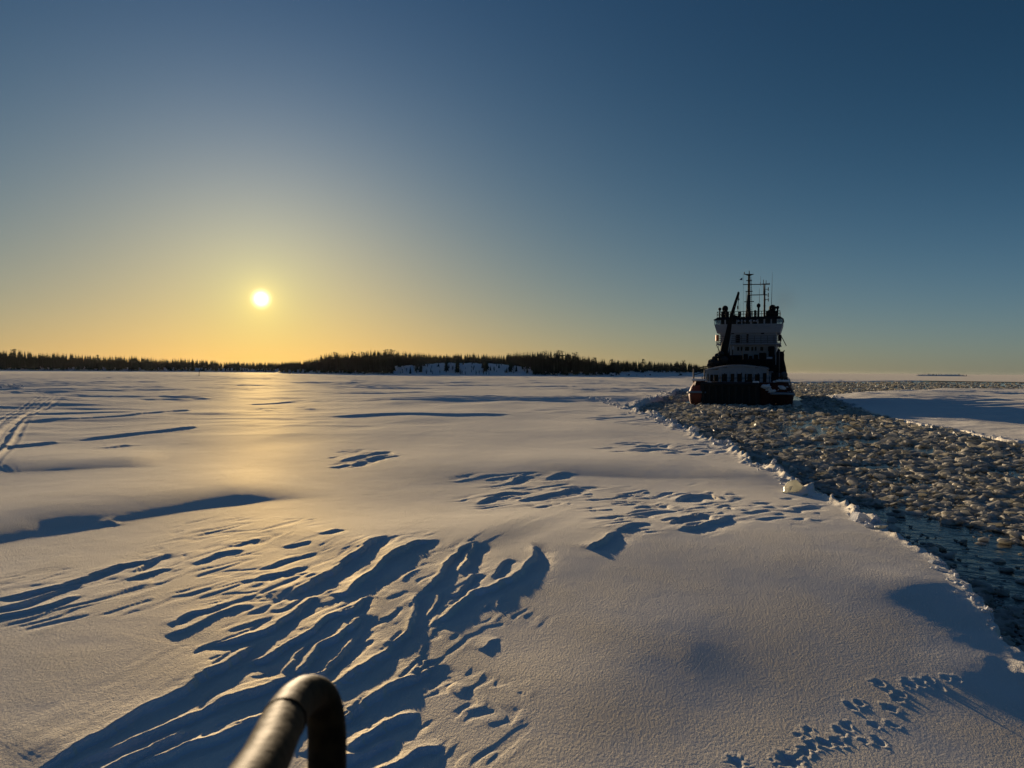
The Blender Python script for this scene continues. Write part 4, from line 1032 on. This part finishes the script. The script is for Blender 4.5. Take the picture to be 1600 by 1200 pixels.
# bridge
BR = empty('bridge', (0, 0, 0), 0, SHIP); BY = SY-.6
b0l, bz0 = sp(1120, 520.5, BY); b0r, _ = sp(1218.5, 520.5, BY); b1l, bz1 = sp(1116, 507, BY); b1r, _ = sp(1223, 507, BY)
b2l, bz2 = sp(1115.2, 500, BY); b2r, _ = sp(1224, 500, BY); _, bz3 = sp(1170, 494.3, BY)
bm = bmesh.new(); frustum(bm, (b0l, b0r, BY+.25, BY+7.0, bz0), (b1l, b1r, BY, BY+7.3, bz1)); bmo('bridge_apron', bm, M_WHITE, BR)
# recessed panel lines on the apron
for py in (511, 515):
    zz = sp(1170, py, BY)[1]; t_ = (zz-bz0)/(bz1-bz0); xa, xb = b0l+(b1l-b0l)*t_, b0r+(b1r-b0r)*t_
    pipe('apron_strake', [(xa, BY+.25*(1-t_)-.01, zz), (xb, BY+.25*(1-t_)-.01, zz)], .04, M_WHITE, BR)
# window band: pillars, panes; the wings stay see-through, the middle has a dark wheelhouse core
PN = [(1116.5, 1121), (1122.5, 1125.5), (1126.5, 1132), (1134, 1140), (1142, 1150.5), (1152, 1158), (1160, 1164), (1164.5, 1172), (1175, 1183), (1185, 1193), (1195.5, 1204), (1206, 1213.5), (1214.5, 1216.5), (1218, 1222.5)]
zw0, zw1 = bz1+.003, bz2
prev = b1l
for i, (a, b) in enumerate(PN):
    xa, xb = sp(a, 504, BY)[0], sp(b, 504, BY)[0]
    pbox('window_pillar', M_WHITE, prev, xa, BY+.02, BY+.14, zw0, zw1-.003, BR); prev = xb
    clear = i in (0, 1, 12, 13)
    pbox('bridge_window', M_CLEAR if clear else M_GLASS, xa+.003, xb-.003, BY+.07, BY+.085, zw0, zw1-.003, BR)
pbox('window_pillar', M_WHITE, prev, b1r, BY+.02, BY+.14, zw0, zw1-.003, BR)
xa, xb = sp(1127, 504, BY)[0], sp(1213, 504, BY)[0]
pbox('wheelhouse_core', M_BLACK, xa, xb, BY+.3, BY+6.5, zw0, zw1-.003, BR)
for sx in (b1l+.06, b1r-.06):
    for y in (BY+2.4, BY+4.7, BY+7.1): pbox('window_pillar', M_WHITE, sx-.06, sx+.06, y, y+.14, zw0, zw1-.003, BR)
rf = empty('bridge_roof', (0, 0, 0), 0, BR)
bm = bmesh.new(); frustum(bm, (b2l-.05, b2r+.05, BY-.12, BY+7.5, bz2), (sp(1121, 494.5, BY)[0], sp(1218.5, 494.5, BY)[0], BY+.5, BY+7.0, bz3)); bmo('roof_slab', bm, M_BLACK, rf)
for px in (1154, 1159, 1164, 1172, 1178, 1182):       # floodlights under the roof edge
    for py in ((501.5, 508) if px < 1160 or px == 1182 else (501.5,)):
        x, z_ = sp(px, py, BY-.3); ball('floodlight', (x, BY-.3, z_), .15, M_WHITE, BR, sub=1)
# roof rail
rz0, rz1 = bz3, sp(1170, 486.5, BY+.6)[1]
rx0, rx1 = sp(1120.5, 490, BY+.6)[0], sp(1218.5, 490, BY+.6)[0]
for z_ in (rz1, (rz0+rz1)/2):
    pipe('roof_rail', [(rx0, BY+6.8, z_), (rx0, BY+.6, z_), (rx1, BY+.6, z_), (rx1, BY+6.8, z_)], .035, M_RIG, BR)
for k in range(15):
    x = rx0+(rx1-rx0)*k/14; pipe('roof_rail_post', [(x, BY+.6, rz0), (x, BY+.6, rz1)], .035, M_RIG, BR)
# domes, searchlights and aerials on the bridge roof
RY = BY+3
def on_roof(name, px, py, rad, m=M_BLACK, ped=True, f=RY, sz=1.0, pr=.12, pw=None):
    x, z_ = sp(px, py, f); o = ball(name, (x, f, z_), rad, m, SHIP, sz)
    if ped: pipe('pedestal', [(x, f, bz3-.02), (x, f, z_-rad*.6)], [pw or pr, pr], m, o, 8)
    return o
on_roof('satellite_dome', 1133, 482.5, .42, sz=1.1, pr=.28, pw=.55)
x, z_ = sp(1133, 490, RY); pbox('dome_base', M_BLACK, x-.5, x+.5, RY-.4, RY+.4, bz3-.02, z_+.3, bev=.1)
on_roof('satellite_dome', 1207, 481.5, .48, sz=1.0, pr=.3, pw=.7)
on_roof('satellite_dome', 1203.5, 487.5, .38, ped=True, pr=.3, pw=.5)
x, z_ = sp(1206, 490, RY); pbox('dome_base', M_BLACK, x-.7, x+.7, RY-.4, RY+.4, bz3-.02, z_+.35, bev=.1)
on_roof('searchlight', 1124.7, 483, .22, pr=.1); on_roof('searchlight', 1215, 480.5, .22, pr=.12)
on_roof('searchlight', 1185.3, 477.5, .26, sz=1.25, pr=.13); on_roof('searchlight', 1180, 486.5, .18, pr=.16)
for px, py0 in ((1150.5, 493), (1155.5, 487), (1147, 492), (1196, 493)):
    x, z_ = sp(px, py0, RY); pbox('roof_fitting', M_BLACK, x-.2, x+.2, RY, RY+.4, bz3-.02, z_, bev=.04)
for px, py in ((1206.8, 425.5),): pipe('whip_antenna', [ipx(1205.5, 476, RY), ipx(px, py, RY)], [.035, .012], M_RIG)
pipe('whip_antenna', [ipx(1186.5, 473, RY), ipx(1186.5, 450, RY)], [.03, .012], M_RIG)
pipe('whip_antenna', [ipx(1188.5, 447, RY), ipx(1188.5, 431, RY)], [.02, .01], M_RIG)
pipe('whip_antenna', [ipx(1156, 494, RY), ipx(1156, 474, RY)], [.025, .012], M_RIG)

# main mast
MY = BY+4
mast = empty('main_mast', (0, 0, 0), 0, SHIP)
pipe('mast_trunk', [ipx(1169, 495, MY), ipx(1169.5, 478, MY), ipx(1170, 461, MY)], [.40, .26, .22], M_RIG, mast, 10)
for dx in (-1.3, 1.5): pipe('mast_leg', [ipx(1170+dx, 461, MY), ipx(1170.3+dx*.6, 429, MY)], .07, M_RIG, mast)
pipe('mast_leg', [(ipx(1170, 461, MY)[0], MY+.4, ipx(1170, 461, MY)[2]), (ipx(1170, 429, MY)[0], MY+.25, ipx(1170, 429, MY)[2])], .07, M_RIG, mast)
for k in range(10):
    py = 459-k*3.1; a = ipx(1168.8, py, MY); b = ipx(1171.4, py-1.6, MY); pipe('mast_rung', [a, b], .035, M_RIG, mast)
pipe('mast_pole', [ipx(1170.6, 431, MY), ipx(1170.6, 423, MY)], [.09, .05], M_RIG, mast)
bm = bmesh.new()
P_ = [ipx(1161.5, 428.2, MY), ipx(1178.5, 428.2, MY), ipx(1172.5, 430.8, MY), ipx(1168.3, 430.8, MY)]
v0 = [bm.verts.new((a, b-.12, c_)) for a, b, c_ in P_]; v1 = [bm.verts.new((a, b+.12, c_)) for a, b, c_ in P_]
bm.faces.new(v0); bm.faces.new(v1[::-1])
for j in range(4): bm.faces.new((v0[j], v1[j], v1[(j+1) % 4], v0[(j+1) % 4]))
bmo('signal_yard', bm, M_RIG, mast)
pipe('masthead_light', [ipx(1163, 428, MY), ipx(1163, 425, MY)], .06, M_RIG, mast)
for pxa, pxb, py in ((1161, 1203, 444.6), (1172, 1198, 461), (1165, 1176, 455.5), (1163, 1178, 471.6), (1166, 1175, 438.5)):
    pipe('crosstree', [ipx(pxa, py, MY), ipx(pxb, py-.5, MY)], .06, M_RIG, mast)
pipe('mast_ladder', [ipx(1175, 495, MY), ipx(1174.2, 455, MY), ipx(1173.2, 432, MY)], .03, M_RIG, mast)
for k in range(18): pipe('ladder_rung', [ipx(1172.2, 490-k*3.1, MY), ipx(1174.8, 490-k*3.1, MY)], .02, M_RIG, mast)
pipe('stay', [ipx(1161.5, 429, MY), ipx(1161.3, 492, MY-1)], .012, M_RIG, mast); pipe('stay', [ipx(1166, 455, MY), ipx(1166, 492, MY)], .03, M_RIG, mast)
pipe('lit_pole', [ipx(1173.6, 494, MY-.3), ipx(1173.6, 486, MY-.3)], .06, M_WHITE, mast)
# pennant
bm = bmesh.new(); a = ipx(1160, 433.5, MY); b = ipx(1160, 437.8, MY); c_ = ipx(1155.3, 437.3, MY); d_ = ipx(1157.5, 435.2, MY)
vs = [bm.verts.new(q) for q in (a, b, c_, d_)]; bm.faces.new(vs); g = bmesh.ops.extrude_face_region(bm, geom=bm.faces[:])
bmesh.ops.translate(bm, verts=[v for v in g['geom'] if isinstance(v, bmesh.types.BMVert)], vec=(0, .02, 0)); bmo('pennant', bm, M_FLAG, mast)
# second mast
am = empty('aerial_mast', (0, 0, 0), 0, SHIP)
pipe('mast_tube', [ipx(1194.3, 495, MY), ipx(1194.6, 462, MY), ipx(1195, 444, MY)], [.14, .11, .08], M_RIG, am)
pipe('mast_tube', [ipx(1193, 461, MY), ipx(1193, 438, MY)], .04, M_RIG, am)
pipe('crosstree', [ipx(1190.5, 444, MY), ipx(1202.8, 443.5, MY)], .07, M_RIG, am)
for px, y0, y1 in ((1193, 444, 437), (1197, 444, 438), (1202, 444, 442), (1188.5, 444, 441)): pipe('aerial', [ipx(px, y0, MY), ipx(px, y1, MY)], .04, M_RIG, am)
for y0, y1 in ((449, 454.5), (457.5, 464.5), (466, 471)): pipe('dipole', [ipx(1200.4, y0, MY), ipx(1200.4, y1, MY)], .06, M_RIG, am)
for py in (452, 461, 468): pipe('dipole_arm', [ipx(1195, py, MY), ipx(1200.4, py, MY)], .035, M_RIG, am)
for py in (455, 469, 478): pipe('spreader', [ipx(1192.5, py, MY), ipx(1197, py, MY)], .03, M_RIG, am)

# deck crane on the port side
cr = empty('deck_crane', (0, 0, 0), 0, SHIP); CY = 9.5
pipe('crane_column', [ipx(1132, 592, CY), ipx(1132.5, 548, CY), ipx(1134, 535, CY)], [.75, .62, .5], M_BLACK, cr, 12)
bm = bmesh.new()
path = [(1131, 556, 5.6), (1136, 530, 4.7), (1140.5, 505, 3.4), (1143.5, 492, 3.0), (1148.5, 475, 2.4), (1153.6, 459, 1.9), (1154.2, 457, 1.6)]
prev = None
for px, py, w_ in path:
    l_ = ipx(px-w_*.9, py, CY-.3); r_ = ipx(px+w_*.9, py, CY-.3); hw = .28*w_/3
    ring_ = [bm.verts.new((l_[0], l_[1]-hw, l_[2])), bm.verts.new((r_[0], r_[1]-hw, r_[2])), bm.verts.new((r_[0], r_[1]+hw, r_[2])), bm.verts.new((l_[0], l_[1]+hw, l_[2]))]
    if prev:
        for j in range(4): bm.faces.new((prev[j], prev[(j+1) % 4], ring_[(j+1) % 4], ring_[j]))
    else: bm.faces.new(ring_[::-1])
    prev = ring_
bm.faces.new(prev); bmo('boom', bm, M_BLACK, cr)
pipe('luffing_cylinder', [ipx(1137, 552, CY-.5), ipx(1141.5, 520, CY-.5)], .16, M_STEEL, cr, 8)
pipe('hydraulic_hose', [ipx(1142.5, 524, CY-.6), ipx(1139.6, 540, CY-.6), ipx(1138, 549, CY-.6)], .07, M_WHITE, cr)
pipe('boom_tip', [ipx(1152.5, 458.5, CY-.3), ipx(1155, 458, CY-.3)], .2, M_BLACK, cr, 8)
pipe('hoist_wire', [ipx(1154.8, 459, CY-.3), ipx(1154, 468, CY-.3), ipx(1152.8, 480, CY-.3), ipx(1153, 486, CY-.3)], .035, M_RIG, cr)
pipe('hook_block', [ipx(1154.3, 466.5, CY-.3), ipx(1154.2, 469, CY-.3)], .09, M_RIG, cr); pipe('hook_block', [ipx(1152.9, 478, CY-.3), ipx(1152.9, 483, CY-.3)], .09, M_RIG, cr)
# slewing gear, netting and ropes to starboard
st = empty('starboard_davit', (0, 0, 0), 0, SHIP); DY = 6
bm = bmesh.new()
for (pa, pb, ya, yb, f, dp) in ((1213, 1224, 549, 604, DY, 1.5), (1215, 1219, 545, 560, DY+.3, .8), (1219, 1225, 551, 575, DY-.4, .8)):
    a = sp(pa, ya, f); b = sp(pb, yb, f); box(bm, a[0], b[0], f, f+dp, b[1], a[1], .12)
bmo('davit_frame', bm, M_BLACK, st)
pipe('davit_arm', [ipx(1221, 552, DY-.5), ipx(1225.5, 575, DY-.5), ipx(1229, 600, DY-.5), ipx(1232.5, 622, DY-1)], [.14, .2, .25, .22], M_BLACK, st, 8)
pipe('davit_rope', [ipx(1217.7, 548, DY-.9), ipx(1217.6, 592, DY-.9)], .05, M_STEEL, st)
pipe('rope_clip', [ipx(1217.6, 583, DY-.95), ipx(1217.6, 589, DY-.95)], .10, M_WHITE, st)
pipe('rope_clip', [ipx(1217.8, 592, DY-.95), ipx(1217.6, 598, DY-.95)], .17, M_SHIPSNOW, st)
ball('float', (sp(1225, 586, DY-1)[0], DY-1, sp(1225, 586, DY-1)[1]), .42, M_STEEL, st)
pipe('crane_hook', [ipx(1223.5, 551, DY), ipx(1225.8, 547.5, DY), ipx(1224.6, 549.5, DY)], .06, M_BLACK, st)
for k in range(7):
    u0 = 1219+k*2; pipe('netting', [ipx(u0, 592, 2), ipx(u0+3.5, 606, 1), ipx(u0+5, 620, .6)], .03, M_STEEL, st)
for k in range(4): py = 596+k*5; pipe('netting', [ipx(1216+k*1.2, py, 2), ipx(1230+k*1.4, py+2, 1)], .03, M_STEEL, st)
gear('red_locker', 1206, 1217, 596, 604, .9, M_HULL_LIT, .8, .05)

# ------------------------------------------------------------------ handrail loop close to the camera
def at(px, py, dist): return Vector(ray(px, py))*dist+Vector((0, 0, CAM_Z))
ctl = [at(340, 1300, .58), at(407, 1200, .675), at(430, 1152, .735), at(447, 1118, .785), at(462, 1098, .82), at(480, 1086.5, .85), at(497, 1090, .87), at(507, 1112, .88), at(511, 1150, .885), at(511, 1200, .89), at(510, 1290, .90)]
def catmull(P, n_=8):
    Q = []
    for i in range(len(P)-1):
        a, b, c_, d_ = P[max(i-1, 0)], P[i], P[i+1], P[min(i+2, len(P)-1)]
        for j in range(n_):
            t_ = j/n_; Q.append(.5*((2*b)+(c_-a)*t_+(2*a-5*b+4*c_-d_)*t_**2+(3*b-a-3*c_+d_)*t_**3))
    return Q+[P[-1]]
M_RAIL = bpy.data.materials.new('worn_rail_paint'); M_RAIL.use_nodes = True
n = M_RAIL.node_tree.nodes; l = M_RAIL.node_tree.links; b = n['Principled BSDF']
tc = n.new('ShaderNodeTexCoord'); t = n.new('ShaderNodeTexNoise'); t.inputs['Scale'].default_value = 55; t.inputs['Detail'].default_value = 6; l.new(tc.outputs['Object'], t.inputs['Vector'])
r = n.new('ShaderNodeValToRGB'); r.color_ramp.elements[0].position = .40; r.color_ramp.elements[1].position = .62
r.color_ramp.elements[0].color = (.006, .005, .004, 1); r.color_ramp.elements[1].color = (.020, .014, .007, 1); l.new(t.outputs['Fac'], r.inputs[0]); l.new(r.outputs[0], b.inputs['Base Color'])
b.inputs['Roughness'].default_value = .62; b.inputs['Metallic'].default_value = 0; b.inputs['Specular IOR Level'].default_value = .10; b.inputs['Specular Tint'].default_value = (1, .85, .5, 1)
bp = n.new('ShaderNodeBump'); bp.inputs['Distance'].default_value = .0015; l.new(t.outputs['Fac'], bp.inputs['Height']); l.new(bp.outputs[0], b.inputs['Normal'])
HR = mobj('handrail', tube_mesh('handrail', catmull(ctl), .0205, M_RAIL, 20))
tag(HR, 'bent dark steel handrail loop close in front, its left side glowing gold', 'handrail')
wj = ctl[2]+(ctl[3]-ctl[2])*.75; dj = (ctl[3]-ctl[2]).normalized()
mobj('weld_collar', tube_mesh('weld_collar', [wj-dj*.003, wj-dj*.001, wj+dj*.001, wj+dj*.003], [.0206, .0216, .0216, .0206], M_RAIL, 20), HR)

# ------------------------------------------------------------------ thin evening haze
def haze_box(x0, x1, y0, y1, z0, z1, dens, col, aniso):
    bm = bmesh.new(); box(bm, x0, x1, y0, y1, z0, z1); me_ = bpy.data.meshes.new('haze'); bm.to_mesh(me_); bm.free()
    m = bpy.data.materials.new('haze_air'); m.use_nodes = True; n = m.node_tree.nodes; n.remove(n['Principled BSDF'])
    v = n.new('ShaderNodeVolumePrincipled'); v.inputs['Density'].default_value = dens; v.inputs['Color'].default_value = (*col, 1); v.inputs['Anisotropy'].default_value = aniso
    m.node_tree.links.new(v.outputs[0], n['Material Output'].inputs['Volume']); me_.materials.append(m)
    return tag(mobj('haze', me_), 'thin evening haze over the ice', kind='stuff')
haze_box(-31000, 31000, -31000, 31000, -2.5, 48, .000004, (.95, .95, .97), .6)

# faint exhaust haze drifting off the funnel behind the bridge
sx_, sy_, sz_ = ipx(1222, 470, 20)
bm = bmesh.new(); bmesh.ops.create_icosphere(bm, subdivisions=3, radius=1)
for v in bm.verts: v.co = Vector((v.co.x*3.4, v.co.y*3.0, v.co.z*2.6))
me_ = bpy.data.meshes.new('exhaust_smoke'); bm.to_mesh(me_); bm.free()
m = bpy.data.materials.new('thin_smoke'); m.use_nodes = True; n = m.node_tree.nodes; l = m.node_tree.links; n.remove(n['Principled BSDF'])
v = n.new('ShaderNodeVolumePrincipled'); v.inputs['Color'].default_value = (.12, .10, .09, 1)
tc = n.new('ShaderNodeTexCoord'); nz = n.new('ShaderNodeTexNoise'); nz.inputs['Scale'].default_value = .5; l.new(tc.outputs['Object'], nz.inputs['Vector'])
ln = n.new('ShaderNodeVectorMath'); ln.operation = 'LENGTH'; l.new(tc.outputs['Object'], ln.inputs[0])
mr2 = n.new('ShaderNodeMapRange'); mr2.inputs['From Min'].default_value = .3; mr2.inputs['From Max'].default_value = 2.6; mr2.inputs['To Min'].default_value = .09; mr2.inputs['To Max'].default_value = 0; l.new(ln.outputs['Value'], mr2.inputs['Value'])
mu = n.new('ShaderNodeMath'); mu.operation = 'MULTIPLY'; l.new(mr2.outputs[0], mu.inputs[0]); l.new(nz.outputs['Fac'], mu.inputs[1]); l.new(mu.outputs[0], v.inputs['Density'])
l.new(v.outputs[0], n['Material Output'].inputs['Volume']); me_.materials.append(m)
wp = _O+Rt*sx_+Fw*sy_
tag(mobj('exhaust_smoke', me_, None, (wp[0], wp[1], sz_)), 'faint brown exhaust drifting off beside the masts', kind='stuff')
